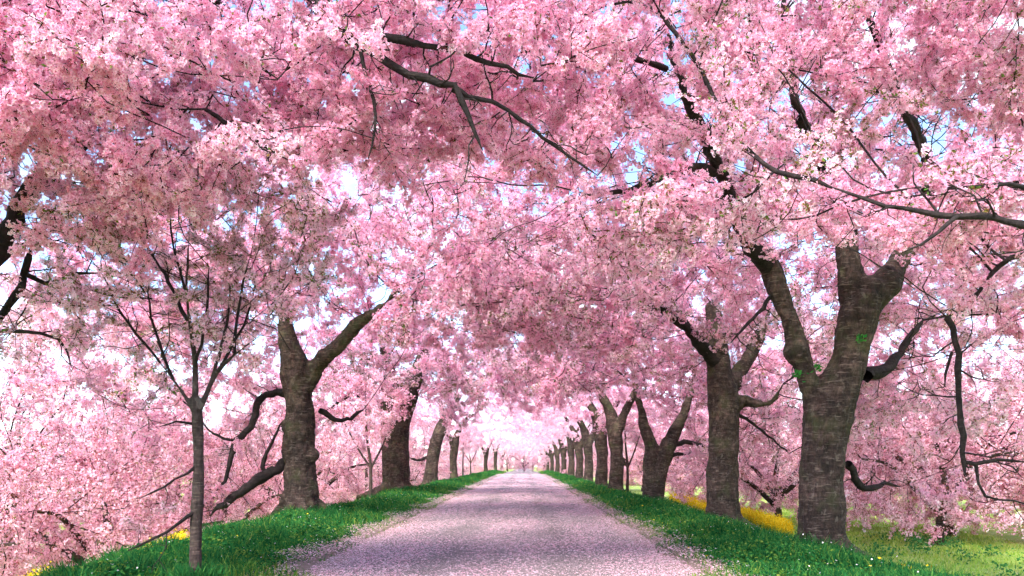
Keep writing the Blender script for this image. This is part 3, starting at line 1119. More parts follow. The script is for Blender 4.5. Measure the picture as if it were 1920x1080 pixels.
def cluster_crown(c, r, mat, leaf_frac, size, dark_k=1.5):
    mb = MB()
    k = 7
    n = len(c) * k
    q = np.repeat(c, k, 0) + r.normal(size=(n, 3)) * 0.042
    u = unit(r.normal(size=(n, 3))); v = unit(np.cross(u, r.normal(size=(n, 3))))
    w = np.cross(u, v)
    s = (size * r.uniform(0.7, 1.3, n))[:, None]
    V = np.stack([q - u * s, q - v * s * .85 + w * s * .3, q + u * s, q + v * s * .85 + w * s * .3], 1)
    ct = np.clip(0.5 + 0.16 * (np.sin(c[:, 0] * 2.3 + 1.1 * np.sin(c[:, 2] * 1.9)) + np.sin(c[:, 1] * 2.1 + c[:, 2] * 2.7)) + r.normal(size=len(c)) * 0.2, 0, 1)
    tn = np.clip(np.repeat(ct, k) * 0.7 + r.random(n) * 0.34 - 0.02, 0, 1)
    mb.add(V.reshape(-1, 3), np.arange(n * 4).reshape(n, 4), 0, None, np.repeat(tn, 4))
    nl = int(len(c) * dark_k)
    q = c[r.integers(0, len(c), nl)] + r.normal(size=(nl, 3)) * 0.05
    d = unit(r.normal(size=(nl, 3))); sd_ = unit(np.cross(d, r.normal(size=(nl, 3)))) * 0.008
    V = np.stack([q - d * .06 - sd_, q - d * .06 + sd_, q + d * .06], 1)
    mb.add(V.reshape(-1, 3), np.arange(nl * 3).reshape(nl, 3), 1)
    nl = int(len(c) * leaf_frac * 5)
    q = c[r.integers(0, len(c), nl)] + r.normal(size=(nl, 3)) * 0.06
    u = unit(r.normal(size=(nl, 3))); v = unit(np.cross(u, r.normal(size=(nl, 3))))
    s = r.uniform(0.02, 0.035, nl)[:, None]
    V = np.stack([q - u * s, q - v * s * .5, q + u * s, q + v * s * .5], 1)
    mb.add(V.reshape(-1, 3), np.arange(nl * 4).reshape(nl, 4), 2)
    return mb.mesh('crown', [mat, M['calyx'], M['leaf']], eye=True)


def copy_tree(src, loc, rz, sc, label, group=None, cat=None):
    c = src.copy()
    COL.objects.link(c)
    c.location = loc
    c.rotation_euler = (0, 0, rz)
    c.scale = sc if hasattr(sc, '__len__') else (sc, sc, sc)
    c['label'] = label
    if group: c['group'] = group
    elif 'group' in c.keys(): del c['group']
    for ch in src.children:
        d = ch.copy()
        COL.objects.link(d)
        d.parent = c
        for g in ch.children:
            e = g.copy(); COL.objects.link(e); e.parent = d
    return c


def px(poly, z):
    """[(px,py,width_px[,dz])] at depth z -> polyline with radii in metres"""
    res = []
    for q in poly:
        zz = z + (q[3] if len(q) > 3 else 0.0)
        p = P(q[0], q[1], zz)
        res.append([*p, q[2] * 0.5 / FOC * zz])
    return np.array(res)


def vault(p):
    """keeps growth out of the tunnel over the path and off the low space round the camera"""
    x, y, z = p[:, 0], p[:, 1], p[:, 2]
    lim = np.where(np.abs(x + 0.4) < 6.4, 3.5 + 1.3 * (1 - np.clip(np.abs(x + 0.4) / 6.4, 0, 1) ** 2), 1.5)
    lim = lim - 1.05 * np.clip((y - 24) / 8, 0, 1)
    return z > lim + 0.35 * np.sin(x * 1.3 + y * 0.9)


build_ground()
build_road()
build_petals()
build_grass()
build_rapeseed()


def build_meadow():
    mat_a = leafy('meadow_grass', [(0.0, (0.18, 0.36, 0.05)), (0.5, (0.34, 0.50, 0.08)), (1.0, (0.52, 0.55, 0.18))], 0.45)
    mat_b = leafy('meadow_weed', [(0.0, (0.03, 0.15, 0.05)), (1.0, (0.10, 0.30, 0.08))], 0.4)
    mb = MB()
    n = 60000
    y = 11.5 * np.exp(rng.random(n) * math.log(50 / 11.5))
    x = 5.6 + rng.random(n) ** 1.2 * 12
    V, Fq, Ft = blades(x, y, rng.uniform(.05, .16, n) * (1 + .5 * np.sin(x * 1.9) * np.sin(y * 1.3)), rng.uniform(.006, .012, n) * (1 + (y - 11) * .04), rng.uniform(.2, .8, n), ground_h(x, y) - .01)
    mb.add(V, Fq, 0); mb.add(np.zeros((0, 3)), Ft - len(V), 0)
    for k in range(46):
        cx, cy_ = 6.5 + rng.random() * 10, 16 + rng.random() * 14
        m = 90; rr = rng.uniform(.15, .4)
        c = np.stack([cx + rng.normal(size=m) * rr, cy_ + rng.normal(size=m) * rr, np.zeros(m)], -1)
        c[:, 2] = ground_h(c[:, 0], c[:, 1]) + rng.random(m) * .35
        u = unit(rng.normal(size=(m, 3))); v = unit(np.cross(u, rng.normal(size=(m, 3)))); sz = rng.uniform(.03, .06, m)[:, None]
        mb.add(np.stack([c - u * sz, c - v * sz * .6, c + u * sz, c + v * sz * .6], 1).reshape(-1, 3), np.arange(m * 4).reshape(m, 4), 1)
    tag(obj('meadow_grass', mb.mesh('meadow_grass', [mat_a, mat_b])), 'light yellow-green meadow grass below the right verge', 'grass', kind='stuff')


build_meadow()
# ---- right row: the big forked tree
Z = 14.0
g = P(1545, 1030, Z)
root = (g[0], Z, gh(g[0], Z) - 0.05)
R1_trunk = [px([(1541, 1052, 128), (1540, 1020, 96), (1540, 975, 86), (1541, 900, 82), (1545, 830, 80), (1560, 760, 82), (1588, 690, 72), (1602, 630, 74), (1614, 575, 76), (1624, 535, 66)], Z),
            px([(1534, 800, 46), (1522, 740, 40), (1508, 690, 36), (1497, 650, 42), (1480, 600, 36), (1462, 550, 37), (1445, 505, 40), (1425, 480, 30)], Z),
            px([(1606, 590, 62), (1596, 530, 50), (1590, 480, 44), (1585, 430, 36)], Z),
            px([(1614, 590, 62), (1650, 540, 54), (1690, 490, 42, 0.3), (1740, 430, 32, 0.6)], Z)]
R1_limbs = [px([(1440, 500, 36), (1385, 420, 26, -1.0), (1350, 320, 24, -2.2), (1300, 210, 22, -3.2), (1275, 150, 16, -3.6), (1250, 60, 10, -3.8)], Z),
            px([(1350, 322, 16, -2.2), (1290, 318, 14, -2.8), (1200, 350, 11, -3.4), (1120, 370, 6, -3.6)], Z),
            px([(1585, 440, 36), (1540, 300, 24, -0.8), (1500, 210, 17, -2.2), (1470, 40, 11, -2.6), (1460, -120, 8, -2.8)], Z),
            px([(1740, 430, 30, 0.6), (1735, 300, 20, -0.8), (1690, 190, 17, -2.6), (1650, 90, 15, -3.4), (1620, 10, 12, -3.6), (1600, -60, 8, -3.6)], Z),
            px([(1625, 705, 26), (1665, 690, 20, 0.4), (1700, 640, 12, 0.8), (1730, 600, 8, 1)], Z),
            px([(1590, 870, 16), (1622, 915, 12, 0.3), (1660, 905, 7, 0.5), (1690, 912, 4, 0.7)], Z),
            px([(1445, 555, 10), (1420, 590, 7, -0.1), (1370, 640, 4, -0.3)], Z),
            px([(1250, 130, 12, -3.7), (1180, 95, 10, -4), (1100, 25, 7, -4.2)], Z)]
for q in R1_trunk[:4]:
    q = resample(q, 0.16); q = q[(q[:, 2] < 5.0) & (q[:, 2] > 0.6)]
    for k in (-0.8, 0, 0.8):
        q2 = q.copy(); q2[:, 0] += k * q[:, 3]; q2[:, 3] = 0.05
        BARE.append(q2)
build_tree('cherry_tree', 'big forked old cherry tree with ringed bark, nearest trunk on the right verge', 'tree', root, R1_trunk, R1_limbs,
           [(4.0, 13.5, 7.4, 6.0, 5.0, 3.0, 1.0), (1.6, 12.8, 6.4, 4.2, 4.0, 1.9, 0.7), (8.5, 14, 5.2, 3.4, 4, 3.2, 0.5)], 950, 11,
           n_spray=260, spray_scale=(1.0, 1.3), kinds=('dense', 'dense', 'mid'), keep=vault, roots=True, relief=0.038, burls=[(*P(1490, 660, 13.95), 0.23)],
           sprout=[(*P(1612, 637, Z - 0.42), 0.10), (*P(1494, 702, Z - 0.3), 0.09), (*P(1532, 690, Z - 0.3), 0.06)], voxel=0.03)

# ---- right row: the straight trunk behind it
Z = 22.3
g = P(1356, 965, Z); root = (g[0], Z, gh(g[0], Z) - 0.05)
build_tree('cherry_tree', 'tall straight cherry trunk with stub limb, second on the right verge', 'tree', root,
           [px([(1356, 990, 80), (1355, 965, 64), (1355, 900, 58), (1357, 830, 56), (1357, 760, 58), (1350, 700, 50), (1342, 640, 40), (1335, 570, 30)], Z),
            px([(1360, 780, 40), (1392, 752, 26), (1420, 757, 20, -0.2), (1448, 752, 12, -0.4), (1468, 720, 6, -0.4)], Z),
            px([(1360, 740, 40), (1385, 700, 30, 0.4), (1420, 640, 22, 0.7), (1440, 570, 16, 1)], Z)],
           [px([(1350, 690, 30), (1310, 640, 22, -0.5), (1260, 590, 16, -1), (1190, 560, 10, -1.5)], Z),
            px([(1378, 770, 8), (1420, 800, 5, 0.3), (1480, 850, 3, 0.5)], Z)],
           [(4.2, 22, 6.5, 6.2, 5.0, 2.3, 1.0), (1.5, 21.5, 5.8, 4.2, 4.5, 1.6, .7), (9.5, 22, 4.8, 3.6, 4.5, 3.2, .5)], 900, 12,
           n_spray=250, spray_scale=(1.05, 1.45), kinds=('mid', 'dense', 'mid'), keep=vault, roots=True, relief=0.034, voxel=0.04, show=3.7)

# ---- left row: burled trunk
Z = 21.3
g = P(565, 965, Z); root = (g[0], Z, gh(g[0], Z) - 0.05)
build_tree('cherry_tree', 'burled old cherry trunk with heavy limb rising right, nearest big trunk on the left bank', 'tree', root,
           [px([(566, 990, 86), (565, 955, 72), (564, 900, 62), (560, 840, 60), (563, 780, 54), (558, 720, 56), (552, 680, 52), (540, 640, 34), (535, 590, 28), (530, 520, 22)], Z),
            px([(565, 730, 50), (590, 690, 34), (612, 668, 30, -0.2), (640, 640, 27, -0.4), (672, 605, 24, -0.6), (715, 575, 16, -0.8), (760, 530, 9, -1.2)], Z)],
           [px([(545, 735, 18), (510, 738, 14), (488, 750, 13, -0.2), (470, 800, 12, -0.4), (440, 835, 10, -0.6), (425, 890, 7, -0.8), (400, 935, 4, -1)], Z),
            px([(468, 805, 8, -.4), (430, 825, 6, -.6), (390, 805, 4, -.8)], Z),
            px([(540, 862, 18), (500, 890, 20, -.3), (460, 915, 18, -.6), (420, 942, 13, -1), (392, 968, 5, -1.1)], Z),
            px([(520, 885, 10, -.2), (490, 880, 8, -.3), (515, 820, 5, -.3), (530, 790, 3, -.2)], Z),
            px([(600, 770, 10), (640, 790, 8, .4), (680, 770, 6, .8)], Z)],
           [(-5.0, 20.0, 6.7, 6.2, 5.0, 2.7, 1.0), (-2.2, 20.5, 5.9, 4.2, 4.5, 1.7, .7), (-9.6, 20, 5.0, 3.4, 4.5, 3.0, .5)], 900, 13,
           n_spray=250, spray_scale=(1.05, 1.45), kinds=('mid', 'dense', 'dense'), keep=vault, roots=True, relief=0.042, voxel=0.04, show=5.2,
           burls=[(*P(540, 938, Z - .1), 0.26), (*P(583, 855, Z - 0.1), 0.24), (*P(543, 800, Z - 0.1), 0.25)])

# ---- slim young tree on the left
Z = 9.2
g = P(365, 1085, Z); root = (g[0], Z, gh(g[0], Z) - 0.05)
build_tree('young_cherry_tree', 'slim young cherry with thin forked stems at the near left edge of the path', 'tree', root,
           [px([(366, 1125, 34), (366, 1080, 25), (368, 980, 23), (372, 900, 22), (372, 830, 20), (369, 770, 21), (366, 740, 13), (366, 680, 11), (358, 620, 9), (350, 550, 8), (352, 490, 6), (356, 420, 4)], Z),
            px([(369, 780, 13), (385, 745, 11), (405, 700, 10), (440, 665, 7, -.2), (480, 635, 5, -.4), (505, 615, 3, -.5)], Z),
            px([(366, 775, 11), (348, 745, 9), (325, 712, 7, .1), (300, 680, 5, .3), (250, 640, 3, .5)], Z),
            px([(398, 710, 9), (415, 650, 8, .2), (428, 590, 7, .3), (432, 520, 5, .4)], Z)],
           [px([(362, 795, 6), (330, 790, 4, -.2), (300, 800, 3, -.3)], Z), px([(372, 870, 7), (330, 900, 5, -.2), (260, 935, 3, -.4)], Z),
            px([(372, 955, 8), (330, 985, 6, -.2), (240, 1035, 4, -.5)], Z),
            px([(352, 600, 7), (300, 500, 5, .3), (250, 430, 3, .5)], Z), px([(325, 712, 6, .1), (290, 620, 5, .2), (275, 540, 3, .2)], Z), px([(366, 690, 6), (385, 600, 5, -.2), (392, 500, 3, -.2)], Z), px([(405, 700, 6), (465, 590, 4, .2), (480, 510, 3, .3)], Z), px([(300, 680, 5, .3), (230, 590, 4, .4), (190, 510, 3, .5)], Z), px([(350, 550, 6), (325, 460, 4, .2), (318, 400, 3, .2)], Z), px([(440, 665, 6, -.2), (450, 560, 5, -.1), (470, 480, 3, 0)], Z)],
           [(-3.8, 9.3, 4.05, 1.7, 1.6, 1.35, 1.0), (-4.9, 9.3, 3.4, 1.1, 1.3, 0.8, .3)], 380, 14, n_spray=95, kinds=('airy', 'mid', 'airy'), relief=0.004, voxel=0.022,
           bark='bark_young', di=1.6, dk=0.3, step=0.2, rmax=0.03, spray_scale=(0.5, 0.85), tip=0.0035)

# ---- near left tree beside the camera: trunk out of frame, limbs reach in
rx_, ry_ = -6.3, 7.0
root = (rx_, ry_, gh(rx_, ry_) - .05)
L0_limbs = [np.vstack([[[rx_ + .3, ry_, 3.6, 0.2], [-5.0, 8.8, 5.6, 0.15], [-3.2, 8.4, 6.5, 0.10], [-2.2, 7.8, 6.2, .08]], px([(640, 66, 20), (720, 76, 16), (830, 90, 12, .1), (920, 120, 10, .2), (1000, 152, 6, .4)], 7.5)]),
            np.vstack([px([(650, 68, 18), (730, 120, 16), (800, 145, 15), (850, 165, 13), (880, 215, 10), (905, 285, 6, .1)], 7.5)]),
            px([(850, 165, 13), (950, 210, 9, .2), (1040, 270, 6, .4), (1120, 330, 4, .6)], 7.5),
            px([(672, 75, 9), (690, 150, 7), (704, 220, 6), (690, 300, 4)], 7.5),
            np.vstack([[[rx_ + .1, ry_ + .2, 3.2, 0.14], [-5.7, 8.2, 3.4, 0.10]], px([(75, 330, 28, 1.2), (150, 270, 22, 1.2), (190, 150, 18, 1.2), (310, 30, 12, 1.2), (400, -60, 8, 1.2)], 7.5)]),
            np.vstack([[[rx_ + .1, ry_ + .5, 2.7, 0.12], [-5.9, 8.3, 3.1, 0.10]], px([(-22, 490, 30, 1.3), (6, 455, 22, 1.4), (45, 400, 12, 1.5)], 7.5)]),
            px([(-60, 690, 22, 1.2), (0, 600, 14, 1.3), (45, 515, 13, 1.4), (55, 465, 12, 1.4)], 7.5),
            px([(50, 515, 10, 1.4), (85, 530, 8, 1.5), (140, 515, 6, 1.6), (190, 512, 4, 1.7)], 7.5),
            px([(385, 205, 9, .3), (450, 250, 7, .3), (540, 300, 4, .3)], 7.5), px([(415, 85, 8, 0), (470, 115, 6, 0), (520, 150, 4, 0)], 7.5),
            px([(-40, 620, 9, 1.8), (40, 620, 7, 1.8), (110, 635, 5, 1.9), (135, 690, 3, 2)], 7.5)]
build_tree('cherry_tree', 'deep pink cherry at the left frame edge whose dense near boughs fill the upper left', 'tree', root,
           [np.array([[rx_ - .1, ry_, root[2] - .1, .6], [rx_, ry_, 0.5, .48], [rx_ + .05, ry_, 1.8, .42], [rx_ + .2, ry_ + .1, 3.0, .4], [rx_ + .3, ry_ + .1, 4.2, .3], [rx_ + .2, ry_ - .2, 5.6, .2]])], L0_limbs,
           [(-4.3, 7.4, 4.9, 2.6, 1.6, 1.15, 1.0), (-2.4, 8.1, 5.6, 2.4, 1.2, 1.0, .5), (-4.8, 8.6, 6.4, 4.0, 2.0, 1.0, .28), (-0.3, 8.6, 5.6, 2.0, 1.2, .9, .35)], 1100, 15,
           n_spray=300, kinds=('dense',), relief=0.02, voxel=0.05, di=1.8, dk=0.38, step=0.25, spray_scale=(0.7, 1.0), keep=lambda p: (p[:, 1] > 5.6) & (p[:, 2] > 3.35), hang=-0.25)

# ---- near right tree beside the camera: trunk out of frame, boughs reach in
rx_, ry_ = 6.0, 6.4
root = (rx_, ry_, gh(rx_, ry_) - .05)
R0_limbs = [np.vstack([[[rx_ - .1, ry_, 2.9, 0.16], [5.2, 6.4, 3.4, 0.10]], px([(1930, 418, 15, -.9), (1840, 408, 13, -.9), (1760, 400, 11, -.9), (1660, 385, 8, -.9), (1560, 352, 5, -.8)], 7.5)]),
            px([(1795, 405, 9, -.9), (1755, 440, 7, -1), (1690, 475, 4, -1)], 7.5),
            np.vstack([[[rx_ - .1, ry_, 3.2, 0.14], [5.2, 7.4, 3.8, 0.08]], px([(1930, 352, 9, -.8), (1820, 350, 7, -.8), (1700, 355, 5, -.7)], 7.5)]),
            np.vstack([[[rx_, ry_ + .3, 2.6, 0.12], [5.6, 7.6, 3.3, 0.07]], px([(1930, 480, 12, .8), (1860, 510, 9, .8), (1835, 545, 8, .8), (1800, 590, 6, .8)], 7.5)]),
            px([(1775, 595, 12, 1.5), (1790, 640, 13, 1.5), (1798, 720, 12, 1.5), (1800, 820, 11, 1.5), (1808, 895, 6, 1.5)], 7.5),
            px([(1803, 865, 8, 1.5), (1830, 872, 7, 1.5), (1870, 862, 6, 1.5), (1930, 868, 4, 1.5)], 7.5), px([(1830, 872, 6, 1.5), (1845, 930, 5, 1.5), (1900, 938, 4, 1.5), (1940, 950, 3, 1.5)], 7.5),
            px([(1785, 660, 6, 1.5), (1775, 700, 5, 1.5), (1772, 725, 3, 1.5)], 7.5)]
build_tree('cherry_tree', 'deep pink cherry at the right frame edge with long boughs across the upper right', 'tree', root,
           [np.array([[rx_, ry_, root[2] - .1, .6], [rx_, ry_, 0.5, .48], [rx_ + .05, ry_, 1.8, .42], [rx_ - .1, ry_ + .1, 3.0, .36], [rx_ - .3, ry_ + .1, 4.4, .28], [rx_ - .8, ry_ + .3, 5.8, .18]])], R0_limbs,
           [(3.9, 8.0, 3.95, 2.2, 1.2, .55, 1.0), (2.4, 8.2, 4.2, 1.5, 1.1, .5, .35), (4.6, 8.8, 6.6, 3.2, 2.2, 1.2, .5), (1.5, 8.4, 6.2, 1.8, 1.4, .7, .25)], 950, 16,
           n_spray=270, kinds=('dense', 'dense', 'mid'), relief=0.02, voxel=0.05, di=1.8, dk=0.38, step=0.25, spray_scale=(0.65, 0.95), keep=lambda p: (p[:, 1] > 6.9) & (p[:, 2] > 3.1), hang=-0.2)

# ---- further row trees with their own trunks
def arch_ells(x, y, side, h=8.0):
    return [(x - side * 1.0, y, h - 1.7, 6.0, 5.5, 2.0, 1.0), (x - side * 2.6, y, h - 2.7, 4.6, 5.0, 1.3, .8), (x + side * 3.8, y, h - 3.4, 3.8, 5.0, 2.6, .6)]


def lod_row(name, label, Zd, trunk, limbs, gx, side, seed, **kw):
    root = (gx, Zd, gh(gx, Zd) - .05)
    return build_tree(name, label, 'tree', root, trunk, limbs, arch_ells(gx, Zd, side), 700, seed, mode=kw.pop('mode', 'lod'), keep=vault, skin=kw.pop('skin', True), voxel=0.05, relief=0.035, roots=True,
                      dk=0.7, step=0.4, **kw)


Z = 31.0
lod_row('cherry_tree', 'V-shaped cherry with two dark diverging stems, third on the right verge', Z,
        [px([(1222, 955, 40), (1219, 915, 30), (1218, 870, 27), (1222, 840, 26), (1208, 800, 22), (1202, 770, 16), (1190, 730, 12)], Z),
         px([(1228, 955, 44), (1230, 920, 34), (1238, 880, 32), (1252, 840, 30), (1268, 805, 24), (1284, 770, 18), (1300, 720, 13)], Z)],
        [px([(1255, 838, 12), (1290, 828, 9), (1322, 838, 6), (1340, 850, 4)], Z), px([(1250, 855, 10), (1285, 850, 7), (1318, 846, 4)], Z)], P(1228, 950, Z)[0], 1, 21, mode='spray', show=3.4, n_spray=190, spray_scale=(1.3, 1.75), kinds=('mid', 'dense', 'mid'))
Z = 38.0
lod_row('cherry_tree', 'thick cherry trunk with blunt flared top, second big trunk on the left bank', Z,
        [px([(744, 950, 72), (743, 925, 56), (742, 870, 52), (741, 810, 53), (742, 770, 58), (735, 740, 44), (728, 700, 30), (720, 650, 20)], Z),
         px([(748, 790, 44), (766, 740, 36), (782, 700, 30), (800, 650, 20)], Z)],
        [px([(700, 760, 8), (660, 740, 7), (615, 770, 5)], Z)], P(743, 930, Z)[0], -1, 22, mode='spray', show=5.2, n_spray=190, spray_scale=(1.35, 1.8), kinds=('mid', 'airy', 'dense'))
Z = 54.0
lod_row('cherry_tree', 'leaning dark cherry trunk, third big trunk on the left bank', Z,
        [px([(806, 920, 38), (808, 890, 26), (813, 850, 24), (824, 810, 23), (842, 775, 20), (860, 740, 13)], Z)],
        [px([(812, 850, 8), (790, 862, 6), (770, 860, 4)], Z)], P(808, 905, Z)[0], -1, 23)

# prototypes for the rest of the rows (side: +1 = crown leans to -x)
def proto(seed, x, y, sgn, lab, r0, fork, h=8.0, **kw):
    z0 = gh(x, y) - .05
    tk = [np.array([[x, y, z0 - .1, r0 * 1.5], [x, y, z0 + .5, r0 * 1.05], [x + .05, y, z0 + 2.0, r0 * .95], [x - .1, y + .1, z0 + 3.4, r0 * 1.05], [x - sgn * .35, y + .2, z0 + 4.4, r0 * .75], [x - sgn * 1.3, y + .3, z0 + 6.0, r0 * .4]]),
          np.array([[x, y, z0 + 2.9, r0 * .7], [x + fork * .45, y - .3, z0 + 4.2, r0 * .6], [x + fork * 1.2, y - .7, z0 + 5.8, r0 * .4]])]
    return build_tree('cherry_tree', lab, 'tree', (x, y, z0), tk, [], arch_ells(x, y, sgn, h), 700, seed, mode='lod', keep=vault, skin=True, voxel=0.06, relief=0.025, dk=0.7, step=0.4, **kw)


pA = proto(31, 4.6, 40.0, 1, 'stout cherry trunk with limb spreading over the path, fourth on the right verge', .36, 1)
pB = proto(32, 4.45, 46.0, 1, 'cherry trunk close behind the stout one, fifth on the right verge', .36, 1, 7.6)
row = [  # src, px, lateral, rz, sc, label
    (pA, 1103, 4.9, 0.3, 1.0, 'sixth cherry trunk on the right verge, counting from the nearest'),
    (pB, 1086, 5.0, 0.2, 1.0, 'seventh cherry trunk on the right verge, counting from the nearest'),
    (pA, 1071, 5.1, -.4, 1.0, 'eighth cherry trunk on the right verge, counting from the nearest'),
    (pB, 1057, 5.1, .5, 1.0, 'ninth cherry trunk on the right verge, counting from the nearest'),
    (pA, 1045, 5.2, .1, 1.0, 'far small cherry on the right verge, just past the ninth trunk'),
    (pB, 1035, 5.2, .7, 1.0, 'tenth cherry trunk on the right verge, counting from the nearest'),
    (pA, 1027, 5.2, -.3, 1.0, 'eleventh cherry trunk on the right verge, counting from the nearest'),
    (pB, 1020, 5.2, .2, 1.0, 'last and smallest cherry trunk on the right verge'),
    (pB, 851, -6.1, math.pi, .95, 'fourth big cherry trunk on the left bank, just past the leaning one'),
    (pA, 911, -6.0, math.pi + .3, .9, 'dark narrow cherry trunk far along the left bank'),
    (pB, 929, -5.9, math.pi - .4, 1.0, 'first of the clustered far cherry trunks on the left bank'),
    (pA, 941, -5.9, math.pi + .2, 1.0, 'second of the clustered far cherry trunks on the left bank'),
    (pB, 951, -6.0, math.pi, 1.0, 'third of the clustered far cherry trunks on the left bank'),
    (pA, 956, -6.0, math.pi + .5, 1.0, 'last far cherry trunk where the left bank ends'),
]
for src, pxx, lat, rz, sc, lab in row:
    zz = lat * FOC / (pxx - VPX)
    copy_tree(src, (lat, zz, gh(lat, zz) - .05), rz, sc, lab)

# slim saplings planted between the old trees
def sapling(seed, x, y, lab, h=5.0, **kw):
    z0 = gh(x, y) - .05
    tk = [np.array([[x, y, z0, .10], [x + .03, y, z0 + 1.0, .075], [x, y, z0 + 1.9, .065], [x - .15, y, z0 + 3.0, .045], [x - .2, y, z0 + h, .02]]),
          np.array([[x, y, z0 + 1.5, .05], [x + .5, y + .1, z0 + 2.5, .04], [x + 1.0, y + .2, z0 + 3.8, .018]]),
          np.array([[x, y, z0 + 1.6, .05], [x - .5, y - .1, z0 + 2.4, .04], [x - 1.1, y - .2, z0 + 3.6, .018]])]
    return build_tree('young_cherry_tree', lab, 'tree', (x, y, z0), tk, [], [(x, y, z0 + 4.2, 1.9, 1.9, 1.7, 1)], 260, seed, mode='lod', skin=False, bark='bark_young', di=1.8, dk=.4, step=.25,
                      rmax=.03, tip=.004, **kw)


zz = 34.0
sA = sapling(41, (694 - VPX) / FOC * zz, zz, 'thin sapling standing before the blunt flared trunk on the left bank', 5, leaf_frac=.3)
for pxx, zz, lab in ((1176, 43, 'thin sapling between the stout and V-shaped cherries on the right verge'),
                     (882, 88, 'pale sapling far along the left bank, just past the fourth trunk'),
                     (868, 80, 'slender sapling beside the fourth trunk on the left bank'),
                     (999, 150, 'slim dark sapling at the far end of the path, left one of two'),
                     (1022, 150, 'slim dark sapling at the far end of the path, right one of two')):
    x = (pxx - VPX) / FOC * zz
    s = 0.55 if zz == 150 else 1.0
    copy_tree(sA, (x, zz, gh(x, zz) - .05), zz, s, lab)

# ---- cherry trees on the lower ground to either side
def bushy(seed, x, y, lab, spread=4.2, h=4.2, group=None, **kw):
    z0 = gh(x, y) - .05
    r = np.random.default_rng(seed)
    tk = [np.array([[x, y, z0 - .1, .26], [x, y, z0 + .4, .17], [x + .1, y, z0 + 1.3, .15], [x + .2, y, z0 + 2.2, .12], [x - .1, y, z0 + 3.6, .07]])]
    for k in range(4):
        a = k * 1.57 + r.random()
        c, s = math.cos(a), math.sin(a)
        tk.append(np.array([[x + .1, y, z0 + .9 + .2 * k, .13], [x + c * 1.0, y + s * 1.0, z0 + 1.8 + .15 * k, .10], [x + c * 2.1, y + s * 2.1, z0 + 2.5 + .2 * k, .06], [x + c * 3.2, y + s * 3.2, z0 + 2.7 + .2 * k, .03]]))
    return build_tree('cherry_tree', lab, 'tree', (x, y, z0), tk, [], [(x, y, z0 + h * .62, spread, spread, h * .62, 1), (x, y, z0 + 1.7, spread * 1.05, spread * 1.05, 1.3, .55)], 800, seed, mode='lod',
                      skin=False, dk=.55, step=.33, keep=lambda p: p[:, 2] > z0 + .45, trop=(0, 0, -0.04), group=group, crown_mat='blossom_side', dark_k=3.2, cl_step=0.06, tip=0.008, **kw)


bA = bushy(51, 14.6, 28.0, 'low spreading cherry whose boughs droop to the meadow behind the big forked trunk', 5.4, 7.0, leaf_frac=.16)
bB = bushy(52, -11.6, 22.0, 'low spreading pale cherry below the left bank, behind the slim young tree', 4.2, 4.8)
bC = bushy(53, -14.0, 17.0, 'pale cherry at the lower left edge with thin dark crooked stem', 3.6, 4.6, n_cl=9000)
others = [
    (bB, 16.5, 31, 1.1, 1.25, 'tall cherry behind the drooping one at the right edge'),
    (bA, 11.5, 36, 2.0, 1.0, 'cherry on the right meadow between straight and forked trunks'),
    (bB, 21.0, 26, 2.6, 1.35, 'cherry cut by the right frame edge above the meadow'),
    (bA, -17.5, 27, .4, 1.3, 'pale cherry below the left bank at the frame edge'),
    (bA, -12.5, 33, 1.3, .95, 'pale cherry below the bank behind the burled trunk'),
    (bC, -16.5, 38, 2.2, 1.1, 'pale cherry farther below the left bank, second rank'),
]
for src, x, y, rz, sc, lab in others:
    copy_tree(src, (x, y, gh(x, y) - .05), rz, sc, lab)
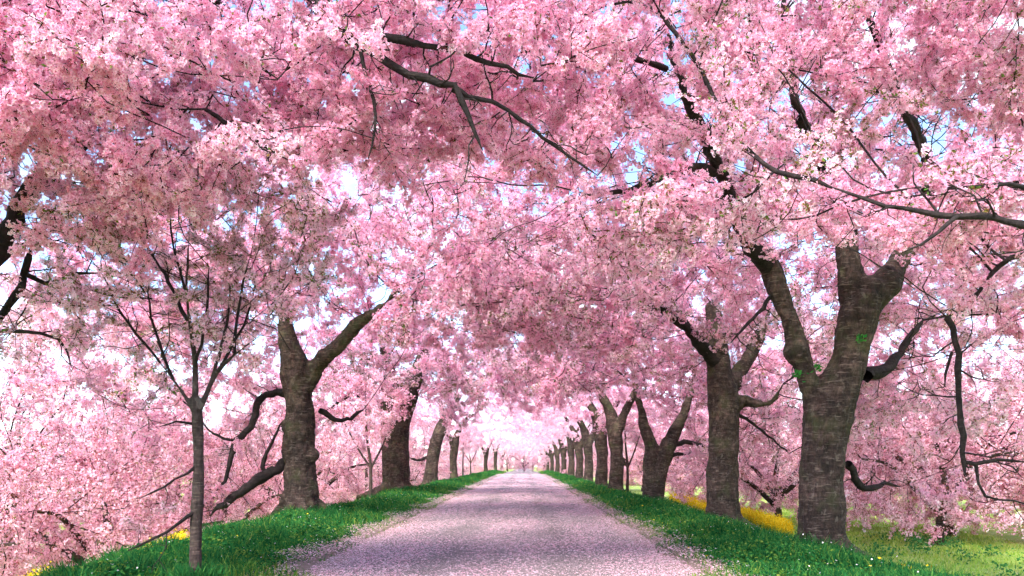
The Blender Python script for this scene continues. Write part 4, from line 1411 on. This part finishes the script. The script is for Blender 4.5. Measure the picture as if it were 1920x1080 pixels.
# a far belt of blossoming trees, too far to tell one from the next
belt = [(-22, 40), (-13, 46), (-29, 36), (-11.5, 58), (-20, 60), (-31, 55), (-12, 74), (-24, 80), (-12, 95), (-38, 70), (-12, 120), (-22, 110), (-13, 150), (-9, 190), (-25, 160), (-34, 120),
        (12.5, 48), (20, 44), (27, 33), (29, 50), (12, 62), (20, 64), (12, 80), (24, 84), (12, 100), (34, 70), (12, 126), (22, 120), (11, 160), (8, 195), (25, 160), (36, 110),
        (0, 215), (-5, 240), (6, 235), (12, 225), (-14, 225), (-42, 52), (40, 42)]
for i, (x, y) in enumerate(belt):
    src = (bA, bB, bC)[i % 3]
    side = 'left' if x < 0 else 'right'
    if y > 200:
        lab, grp = 'hazy far blossoming cherry closing the end of the path', 'cherries closing the far end'
    else:
        lab, grp = f'distant blossoming cherry standing beyond the {side} row of trunks', f'distant cherries beyond the {side} row'
    copy_tree(src, (x, y, gh(x, y) - .05), i * 1.7, 1.15 + 0.3 * ((i * 37) % 10) / 10, lab, grp)

# prune the blossom that hides the bare dark boughs one sees from the path
bpy.context.view_layer.update()
sp = []
for q in STROKES:
    m_ = q[(q[:, 3] > 0.012) & (q[:, 1] < 15) & ((q[:, 3] < 0.095) | (q[:, 1] > 9))]
    if len(m_): sp.append(m_)
nlimb = sum(len(q) for q in sp)
sp = np.concatenate(sp + BARE)
reach = np.where(np.arange(len(sp)) < nlimb, 28.0, 46.0 * np.clip(18.0 / sp[:, 1], 0.5, 1.0))
spx = np.stack([sp[:, 0] / sp[:, 1], (sp[:, 2] - EYE) / sp[:, 1]], -1) * FOC
ok_ = ~((spx[:, 0] < -600) & (spx[:, 1] > 440)) & ~((spx[:, 0] > 340) & (spx[:, 0] < 500) & (spx[:, 1] > 385) & (spx[:, 1] < 530))
sp, spx, reach = sp[ok_], spx[ok_], reach[ok_]
trunk_part = reach > 28.5
limb_hits = 0
for o in list(COL.objects):
    if not o.name.startswith('blossom_spray'): continue
    mw = o.matrix_world
    hit = 0
    for f in (0.3, 0.6, 0.9):
        p = np.array(mw @ Vector((f, 0, 0)))
        if p[1] > 40 or p[1] < 1: continue
        q = np.array([p[0] / p[1], (p[2] - EYE) / p[1]]) * FOC
        near_ = (np.linalg.norm(spx - q, axis=1) < reach) & (sp[:, 1] > p[1] - 0.05)
        if (near_ & trunk_part).any(): hit = 2
        elif near_.any(): hit = max(hit, 1)
    if hit == 1:
        limb_hits += 1
        if limb_hits % 3 == 0: hit = 0
    if hit:
        bpy.data.objects.remove(o)
